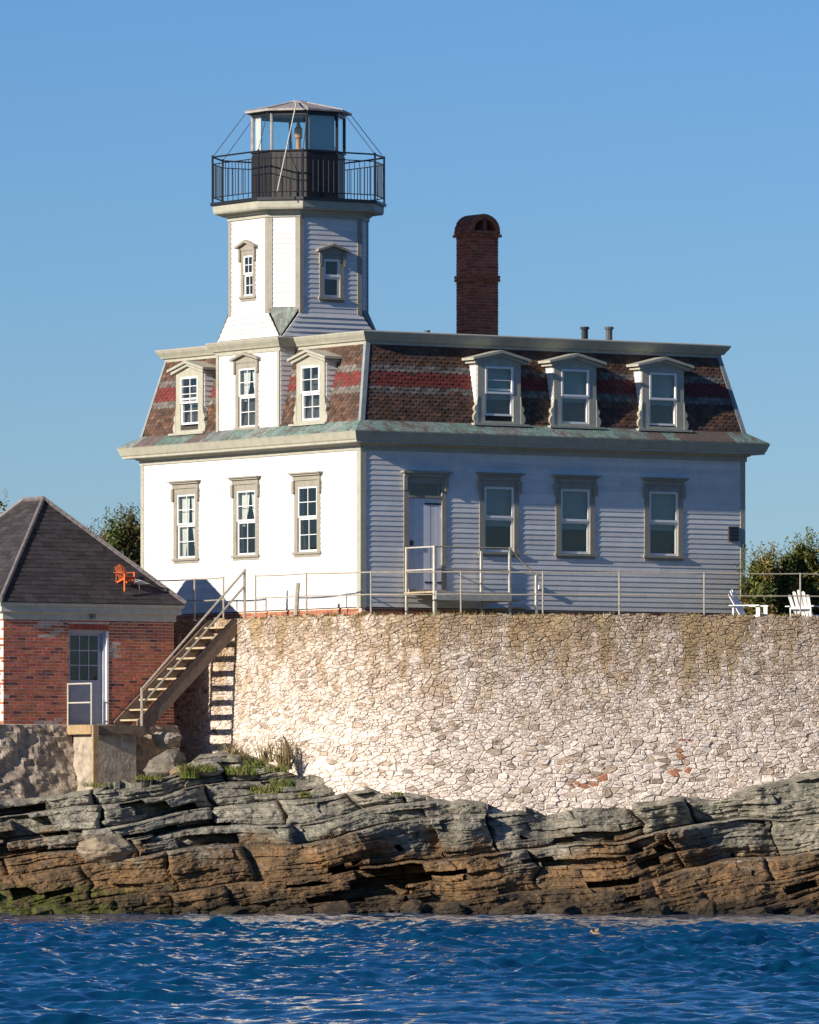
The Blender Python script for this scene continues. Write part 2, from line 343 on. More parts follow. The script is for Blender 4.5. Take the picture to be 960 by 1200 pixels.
# numpy value noise
_lat = RNG.random((64, 64, 64))
def vnoise(x, y, z=0.0):
    x = np.asarray(x, float); y = np.asarray(y, float) + 0 * x; z = np.asarray(z, float) + 0 * x
    xi = np.floor(x).astype(int); yi = np.floor(y).astype(int); zi = np.floor(z).astype(int)
    fx = x - xi; fy = y - yi; fz = z - zi
    fx = fx * fx * (3 - 2 * fx); fy = fy * fy * (3 - 2 * fy); fz = fz * fz * (3 - 2 * fz)
    def g(i, j, k): return _lat[(xi + i) & 63, (yi + j) & 63, (zi + k) & 63]
    a = (g(0,0,0) * (1 - fx) + g(1,0,0) * fx) * (1 - fy) + (g(0,1,0) * (1 - fx) + g(1,1,0) * fx) * fy
    b = (g(0,0,1) * (1 - fx) + g(1,0,1) * fx) * (1 - fy) + (g(0,1,1) * (1 - fx) + g(1,1,1) * fx) * fy
    return (a * (1 - fz) + b * fz) * 2 - 1
def fbm(x, y, z=0.0, o=4):
    r = 0; a = 1.0
    for i in range(o): r = r + a * vnoise(x * 2 ** i + 17 * i, y * 2 ** i + 5 * i, np.asarray(z) * 2 ** i + 3 * i); a *= .5
    return r
def grid_obj(name, P, m, label=None, kind='structure', smooth=False):
    ny, nx = P.shape[:2]; V = P.reshape(-1, 3)
    c = np.array([(V[:, 0].min() + V[:, 0].max()) / 2, (V[:, 1].min() + V[:, 1].max()) / 2, V[:, 2].min()])
    idx = np.arange(ny * nx).reshape(ny, nx)
    q = np.stack([idx[:-1, :-1], idx[:-1, 1:], idx[1:, 1:], idx[1:, :-1]], -1).reshape(-1, 4)
    me = bpy.data.meshes.new(name); me.vertices.add(len(V)); me.vertices.foreach_set('co', (V - c).ravel())
    me.loops.add(q.size); me.loops.foreach_set('vertex_index', q.ravel().astype(np.int32))
    me.polygons.add(len(q)); me.polygons.foreach_set('loop_start', np.arange(0, q.size, 4, dtype=np.int32))
    me.polygons.foreach_set('use_smooth', np.full(len(q), smooth)); me.update(calc_edges=True); me.materials.append(m)
    o = bpy.data.objects.new(name, me); COL.objects.link(o); o.location = c; o['kind'] = kind
    if label: o['label'] = label
    ORG[o.name] = Vector(c); FRM[o.name] = WF
    return o

# ================================================================== WATER
def make_water():
    rows = []; y = 55.0
    while y < 169: rows.append(y); y += .075 + (y - 55) * .0006
    rows = np.array(rows); T = np.linspace(-.083, .083, 400)
    Yg, Tg = np.meshgrid(rows, T, indexing='ij'); Xg = Yg * Tg
    Z = np.zeros_like(Xg); r = np.random.default_rng(5); Xd = np.zeros_like(Xg); Yd = np.zeros_like(Xg)
    for i in range(64):
        lam = .26 * (3.4 / .26) ** (i / 63.0) * r.uniform(.9, 1.1); k = 2 * math.pi / lam
        th = rad(-72) + r.normal(0, .55); A = .0090 * lam ** .55 * r.uniform(.6, 1.2)
        if lam > 3: A *= .6
        ph = k * (Xg * math.cos(th) + Yg * math.sin(th)) + r.uniform(0, 6.28)
        Z += A * np.sin(ph); q = A * .8
        Xd += q * math.cos(th) * np.cos(ph); Yd += q * math.sin(th) * np.cos(ph)
    gust = np.clip(.95 + .55 * fbm(Xg * .16, Yg * .05, 2.2, 3), .35, 1.6)
    Z *= gust; Xd *= gust; Yd *= gust
    fade = np.clip((.083 - np.abs(Tg)) / .012, 0, 1) * np.clip((Yg - 55) / 5, 0, 1)
    lee = 1 - .6 * np.clip((Yg - 142) / 20, 0, 1)
    Z *= fade * lee
    P = np.stack([Xg + Xd * fade, Yg + Yd * fade, Z], -1)
    o = grid_obj('water', P, M_WATER, 'choppy deep blue sea', smooth=True)
    # the sea beyond, out to the horizon, on the same mesh
    bm = bmesh.new(); bm.from_mesh(o.data); c = o.location; h = -.02
    def q(pts):
        vs = [bm.verts.new(Vector((p[0], p[1], h)) - c) for p in pts]; f = bm.faces.new(vs); f.normal_update()
        if f.normal.z < 0: f.normal_flip()
    x0, x1 = .083 * 55, .083 * 168.9
    B = 6000
    q([(-B, -B), (B, -B), (B, 55), (-B, 55)]); q([(-B, 55), (-x0, 55), (-x1, 168.9), (-B, 168.9)]); q([(x0, 55), (B, 55), (B, 168.9), (x1, 168.9)])
    q([(-B, 168.9), (B, 168.9), (B, 2 * B), (-B, 2 * B)])
    bm.to_mesh(o.data); bm.free()
make_water()

# ================================================================== ROCK LEDGE
WALL_PTS = []
for v in (16, 13, 10, 8, 6.5, 5.5, 4.5, 3.5, 2.5):
    p = HF.w((-1.4, v, 0)); WALL_PTS.append((p.x, p.y))
WALL_PTS += [(-2.78, 173.02), (-1.88, 172.05), (-.93, 171.45), (.2, 171.15), (1.5, 171.2), (3, 171.4), (5, 171.75), (7, 172.2), (9, 172.7), (11.5, 173.4), (14, 174.3), (20, 177)]
def chaikin(P, n):
    for _ in range(n):
        Q = [P[0]]
        for a, b in zip(P[:-1], P[1:]): Q += [(a[0]*.75 + b[0]*.25, a[1]*.75 + b[1]*.25), (a[0]*.25 + b[0]*.75, a[1]*.25 + b[1]*.75)]
        P = Q + [P[-1]]
    return P
WC = np.array(chaikin(WALL_PTS, 3)); WS = np.concatenate([[0], np.cumsum(np.hypot(*np.diff(WC, axis=0).T))])
def wall_xy(s): return np.interp(s, WS, WC[:, 0]), np.interp(s, WS, WC[:, 1])
def wall_n(s):
    a = wall_xy(s - .05); b = wall_xy(s + .05); t = np.array([b[0] - a[0], b[1] - a[1]]); t /= np.linalg.norm(t); return np.array([t[1], -t[0]])
def wall_Y(X): return np.interp(X, WC[::1, 0], WC[:, 1])
ROCKTOP = [(-420, 935, 169.5), (-150, 935, 170.2), (-60, 936, 170.4), (0, 938, 170.6), (60, 934, 170.8), (100, 926, 170.8), (170, 918, 171.2), (205, 905, 171.9), (235, 884, 173.0), (265, 882, 173.4), (300, 892, 173.2), (335, 903, 172.4), (400, 917, 171.3),
           (450, 925, 170.9), (520, 937, 170.7), (600, 946, 170.75), (640, 953, 170.9), (700, 945, 171.0), (780, 940, 171.3), (850, 934, 171.6), (885, 920, 171.8), (960, 907, 172.2), (1060, 896, 172.8), (1250, 880, 174), (1500, 880, 175.4)]
RT_X = np.array([(p - CX) / F * Y for p, y, Y in ROCKTOP]); RT_Y = np.array([Y for p, y, Y in ROCKTOP]); RT_Z = np.array([CH + (HZ - y) * Y / F for p, y, Y in ROCKTOP])
def make_rocks():
    r = np.random.default_rng(23)
    xs = np.concatenate([np.arange(-17, -10.2, .12), np.arange(-10.2, 10.6, .026), np.arange(10.6, 19, .12)])
    nz = 300; t = np.linspace(0, 1, nz)
    X, T = np.meshgrid(xs, t)
    ztop = np.interp(xs, RT_X, RT_Z) + .05 * fbm(xs * 1.7, 3.1, 0, 3); ytop = np.interp(xs, RT_X, RT_Y)
    ysh = 165.15 + .35 * fbm(xs * .35, .7, 0, 3)
    z0 = -.7; Z = z0 + T * (ztop - z0)
    warp = .22 * fbm(X * .22, Z * .3, 1.5, 3) + .05 * fbm(X * 1.1, Z * 1.4, 4.5, 3)
    q = Z - .125 * X - .0 * X + warp
    def layers(thmin, thmax, wmin, wmax, seed):
        g = np.random.default_rng(seed); B = [-5.0]
        while B[-1] < 7: B.append(B[-1] + thmin * (thmax / thmin) ** g.random())
        B = np.array(B); k = np.clip(np.searchsorted(B, q) - 1, 0, len(B) - 2); f = (q - B[k]) / (B[k + 1] - B[k])
        pr = np.zeros_like(q); gx = np.zeros_like(q); gz = np.zeros_like(q); xc = np.zeros_like(q); edge = np.full_like(q, 9.)
        jw = .10 * fbm(Z * 3.1, X * .6, seed * .37, 2)
        for i in range(len(B) - 1):
            mask = k == i
            if not mask.any(): continue
            J = [-19.0]; 
            while J[-1] < 21: J.append(J[-1] + wmin * (wmax / wmin) ** g.random())
            J = np.array(J); xm = X[mask] + jw[mask] + .35 * (f[mask] - .5) * (B[i + 1] - B[i]); j = np.clip(np.searchsorted(J, xm) - 1, 0, len(J) - 2)
            pr[mask] = g.normal(0, 1, len(J))[j]; gx[mask] = g.normal(0, 1, len(J))[j]; gz[mask] = g.normal(0, 1, len(J))[j]
            xc[mask] = (xm - (J[j] + J[j + 1]) / 2); edge[mask] = np.minimum(xm - J[j], J[j + 1] - xm)
        zc = (B[k] + B[k + 1]) / 2; th = (B[k + 1] - B[k])
        return k, f, pr, gx, gz, xc, edge, zc, th
    k, f, pr, gx, gz, xc, edge, zc, th = layers(.30, .95, 1.0, 4.2, 43)
    k2, f2, p2, gx2, gz2, xc2, e2, zc2, th2 = layers(.07, .24, .5, 2.4, 77)
    k3, f3, p3, gx3, gz3, xc3, e3, zc3, th3 = layers(.018, .05, .2, .9, 99)
    zl = np.clip(zc + .125 * X - warp, -.7, None)                    # level of the middle of the bed at this place
    zmix = .72 * zl + .28 * Z
    h = np.clip(zmix / ztop, -.3, 1.05)
    ramp = ysh + (ytop - ysh) * h
    low = np.clip((Z - .35) / 1.0, .28, 1)
    Y = ramp - low * (.30 * pr + np.clip(.30 * gx, -.5, .5) * xc) + .35 * gz * (f - .5) * th * low
    rnd_ = np.minimum(f, 1 - f) * th
    Y += .19 * np.exp(-rnd_ / .028) * low
    Y += low * .42 * np.exp(-edge / .04) * (np.abs(pr) > .25)
    Y -= (.04 * p2 + .10 * gx2 * xc2) * np.clip(low, .55, 1); Y += .03 * np.exp(-np.minimum(f2, 1 - f2) * th2 / .010)
    Y -= .010 * p3 + .10 * gx3 * xc3 * .3
    Y += .10 * fbm(X * 1.6, Z * 2.4, 7.7, 5) + .03 * fbm(X * 9, Z * 14, 2.2, 3)
    bx_ = X - xc2; bz_ = zc2 + .125 * X - warp
    px = CX + F * bx_ / 168.; py = HZ - F * (bz_ - CH) / 168.
    wob = 10 * p2
    for (a, b, wx, wy, dp) in [(440, 1035, 52, 20, 1.8), (30, 965, 34, 17, 1.2), (205, 975, 55, 12, 1.1), (170, 945, 34, 8, .7), (725, 1042, 18, 11, .8), (505, 1000, 16, 9, .8), (770, 1003, 75, 6, .7), (630, 1010, 24, 9, .7), (915, 1025, 16, 13, .7), (700, 978, 30, 8, .5), (85, 1048, 26, 6, .5), (330, 990, 18, 8, .5), (20, 1000, 30, 5, .5)]:
        e = ((px - a + wob) / wx) ** 2 + ((py - b + .12 * (px - a) + .4 * wob) / wy) ** 2
        Y += dp * (.75 + .25 * gz2.clip(-1, 1)) * (e < 1.2)
    # the top rows run back under the walls
    n_top = 6
    P = np.stack([X, Y, Z], -1)
    P[-n_top:, :, 2] = ztop[None, :]; 
    for i in range(n_top): P[nz - n_top + i, :, 1] = np.maximum(P[nz - n_top - 1, :, 1], ytop - .3) + i * .45 + (i == n_top - 1) * 3; P[nz - n_top + i, :, 2] = ztop + .08 * fbm(xs * 1.9, i * .7, 3, 3) - (i > 3) * .1
    grid_obj('rock_ledge', P, M_ROCK, 'layered grey and brown bedrock ledge sloping into the sea')
make_rocks()

# terrace and lower ground
def poly_ground(name, pts, z, depth, m, label):
    mb = MB(); mb.prism([(x, y, z - depth) for x, y in pts], [(x, y, z) for x, y in pts])
    o = build(mb, name, m, None, WF, kind='structure'); o['label'] = label
inn = [(WC[i, 0] - wall_n(WS[i])[0] * .25, WC[i, 1] - wall_n(WS[i])[1] * .25) for i in range(4, len(WC) - 4, 4)]
poly_ground('terrace', inn + [(26, 186), (30, 235), (-45, 235), (-45, 196)], 6.3, 3.0, M_GROUND, 'turf terrace behind the stone sea wall')
poly_ground('ground', [(-20, 173.5), (-5.2, 174.8), (-4.9, 176), (-12, 190), (-45, 197), (-45, 176)], 2.7, 2.5, M_GROUND, 'lower ground under the brick building')

# ================================================================== SEA WALL of rubble stones
def make_wall():
    r = random.Random(3)
    base_of = lambda X: np.interp(X, RT_X, RT_Z)
    TOP = 6.52
    s_x = lambda X: np.interp(X, WC[:, 0], WS)
    root = thing('sea_wall', 'tall curved sea wall of whitewashed rubble stone under the house', 'wall', (1.5, 171.4, 2.2), WF)
    # mortar core
    ss = np.arange(WS[0] + .1, WS[-1] - .1, .25); mb = MB(); rows = []
    for s in ss:
        x, y = wall_xy(s); n = wall_n(s); rows.append((x, y, n))
    vs = []; fs = []
    for i, (x, y, n) in enumerate(rows):
        zb = float(base_of(x)) - .6
        vs += [(x - n[0] * .018, y - n[1] * .018, zb), (x - n[0] * .018, y - n[1] * .018, TOP - .03), (x - n[0] * .6, y - n[1] * .6, TOP - .03), (x - n[0] * .6, y - n[1] * .6, zb)]
        if i:
            a = (i - 1) * 4; b = i * 4
            fs += [(a, b, b + 1, a + 1), (a + 1, b + 1, b + 2, a + 2), (a + 2, b + 2, b + 3, a + 3), (a + 3, b + 3, b, a)]
    fs += [(0, 1, 2, 3), tuple(len(vs) - 4 + j for j in (3, 2, 1, 0))]
    mb.add(vs, fs, (.60, .515, .43)); core = build(mb, 'mortar', M_STONE, root, WF)
    # stones: cells of a jittered lattice, flattened along the beds
    s0 = float(WS[np.argmin(np.abs(WC[:, 0] + 5.6))]); s1 = float(s_x(12.6)); KZ = 2.1
    seeds = []
    def size_at(s, z):  # bigger stones low on the wall
        x = wall_xy(s)[0]
        return .185 if z < 3.6 else .145
    row = 0; zz = 1.5
    while zz < 6.75:
        st = size_at(0, zz); x = s0 + r.random() * st
        while x < s1:
            w = st * r.choice((.4, .55, .8, 1.1, 1.6, 2.4)) * r.uniform(.85, 1.15); seeds.append((x + w / 2 + r.uniform(-.06, .06), (zz + r.uniform(-.035, .035)) * KZ)); x += w
        zz += st / KZ * r.uniform(.75, 1.15)
    seeds = [q for q in seeds if r.random() > .30]
    seeds += [(r.uniform(s0, s1), r.uniform(1.8, 6.6) * KZ) for _ in range(len(seeds) // 4)]
    S = np.array(seeds); pcs = Pieces('stone', 'stones', M_STONE, root)
    bucket = {}
    for i, (a, b) in enumerate(seeds): bucket.setdefault((int(a // .5), int(b // .5)), []).append(i)
    for i, (a, b) in enumerate(seeds):
        xw = float(wall_xy(a)[0]); zb = float(base_of(xw)) - .25
        if b / KZ < zb - .1: continue
        poly = [(a - .45, b - .4), (a + .45, b - .4), (a + .45, b + .4), (a - .45, b + .4)]
        nb = [j for dx in (-1, 0, 1) for dy in (-1, 0, 1) for j in bucket.get((int(a // .5) + dx, int(b // .5) + dy), []) if j != i]
        for j in nb:
            c, d = seeds[j]; mx, my = (a + c) / 2, (b + d) / 2; nx, ny = c - a, d - b
            ln = math.hypot(nx, ny)
            if ln > 1.1: continue
            off = ln * .5 - .005 * (1 if b / KZ > 3.7 else 1.8)
            new = []
            for p, q in zip(poly, poly[1:] + poly[:1]):
                dp = ((p[0] - a) * nx + (p[1] - b) * ny) / ln - off; dq = ((q[0] - a) * nx + (q[1] - b) * ny) / ln - off
                if dp <= 0: new.append(p)
                if dp * dq < 0: tt = dp / (dp - dq); new.append((p[0] + (q[0] - p[0]) * tt, p[1] + (q[1] - p[1]) * tt))
            poly = new
            if len(poly) < 3: break
        if len(poly) < 3: continue
        top = TOP + r.uniform(-.05, .04)
        pl = [(p[0], min(p[1] / KZ, top)) for p in poly]
        if max(p[1] for p in pl) - min(p[1] for p in pl) < .03: continue
        # drop near-duplicate corners and cut long sides so the outline is uneven
        out = []
        for p, q in zip(pl, pl[1:] + pl[:1]):
            ln = math.hypot(q[0] - p[0], q[1] - p[1])
            if ln < .015: continue
            out.append(p)
            if ln > .14: out.append(((p[0] + q[0]) / 2 + r.uniform(-.012, .012), (p[1] + q[1]) / 2 + r.uniform(-.012, .012)))
        pl = out
        if len(pl) < 3: continue
        ca = sum(p[0] for p in pl) / len(pl); cz = sum(p[1] for p in pl) / len(pl)
        xw, yw = wall_xy(ca); n = wall_n(ca); t = np.array([-n[1], n[0]])
        low = cz < 3.9 and xw > 2.0
        proud = r.uniform(-.010, .008) + (r.uniform(-.016, .010) if low else 0); gx = r.uniform(-.045, .045); gz = r.uniform(-.06, .05)
        def P3(a_, z_, d): return (xw + t[0] * (a_ - ca) + n[0] * d, yw + t[1] * (a_ - ca) + n[1] * d, z_)
        A = [P3(p[0], p[1], -.06) for p in pl]
        B = [P3(p[0], p[1], proud - .007 + gx * (p[0] - ca) + gz * (p[1] - cz)) for p in pl]
        C = [P3(ca + (p[0] - ca) * .84, cz + (p[1] - cz) * .80, proud + .004 + gx * (p[0] - ca) + gz * (p[1] - cz) + r.uniform(-.004, .008)) for p in pl]
        m = len(pl); mbp = MB()
        g = r.uniform(.82, 1.12); wh = r.random()
        tint = (.84 * g, .735 * g, .645 * g) if wh < .90 else ((.52 * g, .42 * g, .33 * g) if wh < .985 else (.34 * g, .28 * g, .22 * g))
        X3 = CX + F * xw / yw; Y3 = HZ - F * (cz - CH) / yw
        for (rx, ry, wx, wy) in ((797, 884, 14, 5), (795, 907, 20, 6), (690, 916, 26, 6), (615, 958, 9, 6), (806, 872, 8, 5)):
            if abs(X3 - rx) < wx and abs(Y3 - ry) < wy and r.random() < .45: tint = (.44, .19, .11)
        mbp.add(A + B + C, [tuple(range(2 * m, 3 * m))] + [(i2, (i2 + 1) % m, m + (i2 + 1) % m, m + i2) for i2 in range(m)] + [(m + i2, m + (i2 + 1) % m, 2 * m + (i2 + 1) % m, 2 * m + i2) for i2 in range(m)], tint)
        area = (max(p[0] for p in pl) - min(p[0] for p in pl)) * (max(p[1] for p in pl) - min(p[1] for p in pl)) * abs(n[1])
        if not (200 < X3 < 985): area *= .01
        pcs.add(root, mbp, area)
    pcs.emit()
make_wall()

# ================================================================== LIGHTHOUSE
LU, LV = 10.49, 9.28
FR = Plane((0, 0), (1, 0), (0, -1)); FL = Plane((0, 0), (0, 1), (-1, 0))
FBk = Plane((0, LV), (1, 0), (0, 1)); FE = Plane((LU, 0), (0, 1), (1, 0))
house = thing('lighthouse', 'white clapboard lighthouse with mansard roof and octagonal lantern tower', 'lighthouse', (LU / 2, LV / 2, 6.3))
CLAP = Pieces('clapboard', 'clapboards', M_SIDING, house)
def white(k=.08): g = .655 + random.uniform(-k, k * .5); return (g, g * .985, g * .955)
def facade(pl, a0, a1, z0, z1, holes, name='wall', pitch=.112, parent=house, vis=1.0, taper=None):
    mb = MB()
    for c in cells(a0, a1, z0, z1, holes): mb.pbox(pl, c[0], c[1], -.15, 0, c[2], c[3])
    w = build(mb, name, M_CORE, parent)
    n = max(1, round((z1 - z0) / pitch)); h = (z1 - z0) / n
    for i in range(n):
        za, zb = z0 + i * h, z0 + (i + 1) * h + .004
        zm = (za + zb) / 2
        cuts = sorted([(q[0], q[1]) for q in holes if q[2] < zm < q[3]]); x = a0; segs = []
        for lo, hi in cuts:
            if lo > x + .02: segs.append((x, lo))
            x = max(x, hi)
        if x < a1 - .02: segs.append((x, a1))
        cut = []
        for s0, s1 in segs:            # boards of stock length, butted end to end
            while s1 - s0 > 4.2:
                e_ = s0 + random.uniform(1.6, 3.8); cut.append((s0, e_ - .004)); s0 = e_
            cut.append((s0, s1))
        for s0, s1 in cut:
            k = MB(); k.pbox(pl, s0, s1, .001, 0.0155 + random.uniform(-.0015, .002), za, zb, white(), dt=.004)
            CLAP.add(w, k, (s1 - s0) * vis)
    return w
GLOBW = []
def window(pl, ac, zc, w, h, style='flat', cols=2, ru=3, rl=2, inner='dark', parent=house, casing=.135, d0=.002, depth=.10, open_=0, lower_dark=False, slim=False):
    """casing as the window part; sash, muntins, panes, sill, hood, cloth as its pieces"""
    x0, x1, z0, z1 = ac - w / 2, ac + w / 2, zc - h / 2, zc + h / 2; c = casing; mb = MB()
    mb.pbox(pl, x0 - c, x0, -.10, d0 + .025, z0, z1 + c); mb.pbox(pl, x1, x1 + c, -.10, d0 + .025, z0, z1 + c); mb.pbox(pl, x0, x1, -.10, d0 + .022, z1, z1 + c)
    W = build(mb, 'window', M_PUTTY, parent)
    mb = MB(); mb.pbox(pl, x0 - c - .04, x1 + c + .04, -.08, d0 + .055, z0 - .055, z0 - .003); mb.pbox(pl, x0 - c, x1 + c, -.02, d0 + .02, z0 - .12, z0 - .058); build(mb, 'sill', M_PUTTY, W)
    mb = MB()
    zt = z1 + c + .003
    if style == 'flat':
        mb.pbox(pl, x0 - c - .02, x1 + c + .02, -.02, d0 + .05, zt, zt + .10); mb.pbox(pl, x0 - c - .06, x1 + c + .06, -.02, d0 + .10, zt + .103, zt + .14); mb.pbox(pl, x0 - c - .10, x1 + c + .10, -.02, d0 + .14, zt + .143, zt + .175)
        for q0 in (x0 - c - .045, x1 + c - .045):
            mb.ppoly(pl, [(q0, zt - .004), (q0 + .09, zt - .004), (q0 + .09, zt - .26), (q0 + .06, zt - .30), (q0 + .02, zt - .30), (q0, zt - .26)], d0 + .027, d0 + .075)
        build(mb, 'hood', M_PUTTY, W)
    elif style == 'pediment':
        e = c + .10
        mb.ppoly(pl, [(x0 - c - .03, zt), (x1 + c + .03, zt), (x1 + c + .03, zt + .05), (ac, zt + .17), (x0 - c - .03, zt + .05)], -.02, d0 + .04)
        for sgn in (-1, 1):
            xe = ac + sgn * (w / 2 + e)
            mb.ppoly(pl, [(ac, zt + .175), (xe, zt + .045), (xe, zt + .095), (ac, zt + .235)], -.02, d0 + .13)
            q0 = ac + sgn * (w / 2 + c) - (.04 if sgn > 0 else .03)
            mb.ppoly(pl, [(q0, zt + .04), (q0 + .07, zt + .04), (q0 + .07, zt - .22), (q0 + .035, zt - .26), (q0, zt - .22)], d0 + .027, d0 + .075)
        build(mb, 'hood', M_PUTTY, W)
    fw = .042 if cols > 1 else .052; zm = zc + (.03 if not slim else 0)
    for nm, (lo, hi, dd, rows) in (('upper', (zm, z1, .012, ru)), ('lower', (z0, zm, -.02, rl))):
        b0 = lo + (open_ if nm == 'lower' else 0); b1 = hi + (open_ if nm == 'lower' else 0)
        mb = MB(); mb.pbox(pl, x0 + .002, x0 + fw, dd - .03, dd, b0, b1); mb.pbox(pl, x1 - fw, x1 - .002, dd - .03, dd, b0, b1)
        mb.pbox(pl, x0 + fw, x1 - fw, dd - .03, dd - .001, b0, b0 + fw); mb.pbox(pl, x0 + fw, x1 - fw, dd - .03, dd - .001, b1 - fw, b1 - .002)
        S = build(mb, 'sash', M_SASH, W)
        if cols > 1 or rows > 1:
            mb = MB()
            for i in range(1, cols): xx = lerp(x0 + fw, x1 - fw, i / cols); mb.pbox(pl, xx - .0075, xx + .0075, dd - .025, dd - .004, b0 + fw, b1 - fw)
            for i in range(1, rows): zz = lerp(b0 + fw, b1 - fw, i / rows); mb.pbox(pl, x0 + fw, x1 - fw, dd - .024, dd - .006, zz - .0075, zz + .0075)
            if mb.v: build(mb, 'muntins', M_SASH, W)
        mb = MB(); mb.pbox(pl, x0 + fw - .004, x1 - fw + .004, dd - .020, dd - .014, b0 + fw - .004, b1 - fw + .004); build(mb, 'pane', M_GLASS, W)
    if inner in ('curtain', 'blind', 'curtain_half'):
        mb = MB(); n = 10
        if inner == 'blind': mb.pbox(pl, x0, x1, -.115, -.11, zm - .18, z1)
        else:
            lo = z0 if inner == 'curtain' else zm - .1
            for sgn in (-1, 1):
                xe = ac + sgn * w / 2; vs = []
                for i in range(n + 1):
                    tt = i / n
                    for zz, k in ((z1, .46), (lerp(z1, lo, .5), .40), (lo, .22)):
                        vs.append(pl.p(xe - sgn * w * k * tt, -.125 + .018 * math.sin(tt * 20), zz))
                fs = []
                for i in range(n):
                    for j in range(2): fs.append((i * 3 + j, i * 3 + 3 + j, i * 3 + 4 + j, i * 3 + 1 + j))
                mb.add(vs, fs)
        build(mb, 'curtain' if inner != 'blind' else 'blind', M_CURT if inner != 'blind' else M_BLIND, W)
    return W
WIN_W, WIN_H, WZ = .80, 1.46, 8.74
ZS0, ZS1 = 6.73, 10.23
rw = [FR.a(584.7), FR.a(674), FR.a(777.5)]; lw = [FL.a(218.8), FL.a(289), FL.a(361)]
hole = lambda a, z, w, h: (a - w / 2 - .01, a + w / 2 + .01, z - h / 2 - .01, z + h / 2 + .01)
dx0, dx1 = FR.a(479), FR.a(517.5); dz0 = FR.z(498, 692); dz1 = FR.z(498, 584); tz1 = FR.z(498, 566)
facade(FR, .09, LU - .09, ZS0, ZS1, [hole(a, WZ, WIN_W, WIN_H) for a in rw] + [(dx0, dx1, dz0, tz1)])
facade(FL, .09, LV - .09, ZS0, ZS1, [hole(a, WZ, WIN_W, WIN_H) for a in lw], vis=.6)
facade(FBk, .0, LU, ZS0, ZS1, [], vis=.001, pitch=.4); facade(FE, .0, LV, ZS0, ZS1, [], vis=.001, pitch=.4)
mb = MB()
mb.box(1.6, LU - 1, 1.4, LV - 1, 6.4, 10.1); build(mb, 'partition', M_DARK, house)
mb = MB(); mb.box(.16, LU - .16, .16, LV - .16, 10.12, 10.2); build(mb, 'ceiling', M_DARK, house)
mb = MB(); mb.box(.16, LU - .16, .16, LV - .16, 6.5, 6.6); build(mb, 'floor_slab', M_DARK, house)
for pl, a in ((FR, 0), (FR, LU - .13), (FL, 0), (FL, LV - .13)):
    mb = MB(); s = .04 if pl is FL else .0; mb.pbox(pl, a - (.0235 if a == 0 and pl is FR else 0), a + .13, -.04, .024, ZS0 - .02, ZS1); build(mb, 'corner_board', M_TRIM, house)
for i, a in enumerate(rw): window(FR, a, WZ, WIN_W, WIN_H, 'flat', 1, 1, 1, 'blind', slim=(i == 1))
for i, a in enumerate(lw): window(FL, a, WZ, WIN_W, WIN_H, 'flat', 2, 2, 2, ('curtain', 'curtain_half', 'dark')[i])
# small vent in the side wall
v0, v1 = FR.a(852.5), FR.a(864.5)
mb = MB(); mb.pbox(FR, v0, v1, .0, .06, FR.z(858, 634), FR.z(858, 617)); vent = build(mb, 'wall_vent', M_FLUE, house)
for i in range(4):
    zz = lerp(FR.z(858, 634), FR.z(858, 617), (i + .5) / 4); mb = MB(); mb.pbox(FR, v0 + .02, v1 - .02, .061, .08, zz - .02, zz + .02, dt=.065); build(mb, 'louvre', M_BLACK, vent)
for px, py in ((631, 688),):
    a, z = FR.hit(px, py); mb = MB(); mb.pbox(FR, a - .05, a + .05, .02, .10, z - .05, z + .04); build(mb, 'outlet_box', M_SASH, house)
# foundation of brick courses
mb = MB()
for pl, L_ in ((FR, LU), (FL, LV)): mb.pbox(pl, .02, L_ - .02, -.25, -.03, 6.2, ZS0 - .02)
fnd = build(mb, 'foundation', M_MORTAR, house)
FB_ = Pieces('brick', 'bricks', M_BRICK, fnd)
for pl, L_ in ((FL, LV), (FR, LU)):
    for i in range(6):
        a = .02 + (.1 if i % 2 else 0)
        while a < L_ - .12:
            g = random.uniform(.7, 1.2); k = MB(); k.pbox(pl, a, min(a + .2, L_ - .02), -.04, -.008 + random.uniform(-.004, .004), 6.26 + i * .074, 6.26 + i * .074 + .062, (.42 * g, .16 * g, .09 * g)); FB_.add(fnd, k, 1 if pl is FL else .5); a += .212
FB_.emit(0)
# door
mb = MB(); cw = .14; ztp = tz1 + .13
mb.pbox(FR, dx0 - cw, dx0, -.1, .028, dz0 - .03, ztp); mb.pbox(FR, dx1, dx1 + cw * .85, -.1, .028, dz0 - .03, ztp); mb.pbox(FR, dx0, dx1, -.1, .026, tz1, ztp - .002); mb.pbox(FR, dx0, dx1, -.1, .03, dz1 + .01, dz1 + .06)
D = build(mb, 'door', M_PUTTY, house); D['label'] = 'white plank door with transom on the porch'
mb = MB(); mb.pbox(FR, dx0 - cw - .02, dx1 + cw + .02, -.02, .085, ztp + .002, ztp + .08); mb.pbox(FR, dx0 - cw - .08, dx1 + cw + .08, -.02, .15, ztp + .083, ztp + .13)
for q0 in (dx0 - cw - .03, dx1 + cw - .09):
    mb.pbox(FR, q0, q0 + .09, .029, .08, ztp - .30, ztp - .001)
build(mb, 'hood', M_PUTTY, D)
npl = 6
for i in range(npl):
    x = lerp(dx0, dx1, i / npl); x2 = lerp(dx0, dx1, (i + 1) / npl); mb = MB(); mb.pbox(FR, x + .003, x2 - .003, -.05, -.012 + random.uniform(-.002, .002), dz0 + .02, dz1); build(mb, 'door_plank', M_DOORW, D)
mb = MB(); mb.pbox(FR, dx0, dx1, -.06, -.02, dz0 + .02, dz1); build(mb, 'door_backing', M_DOORW, D)
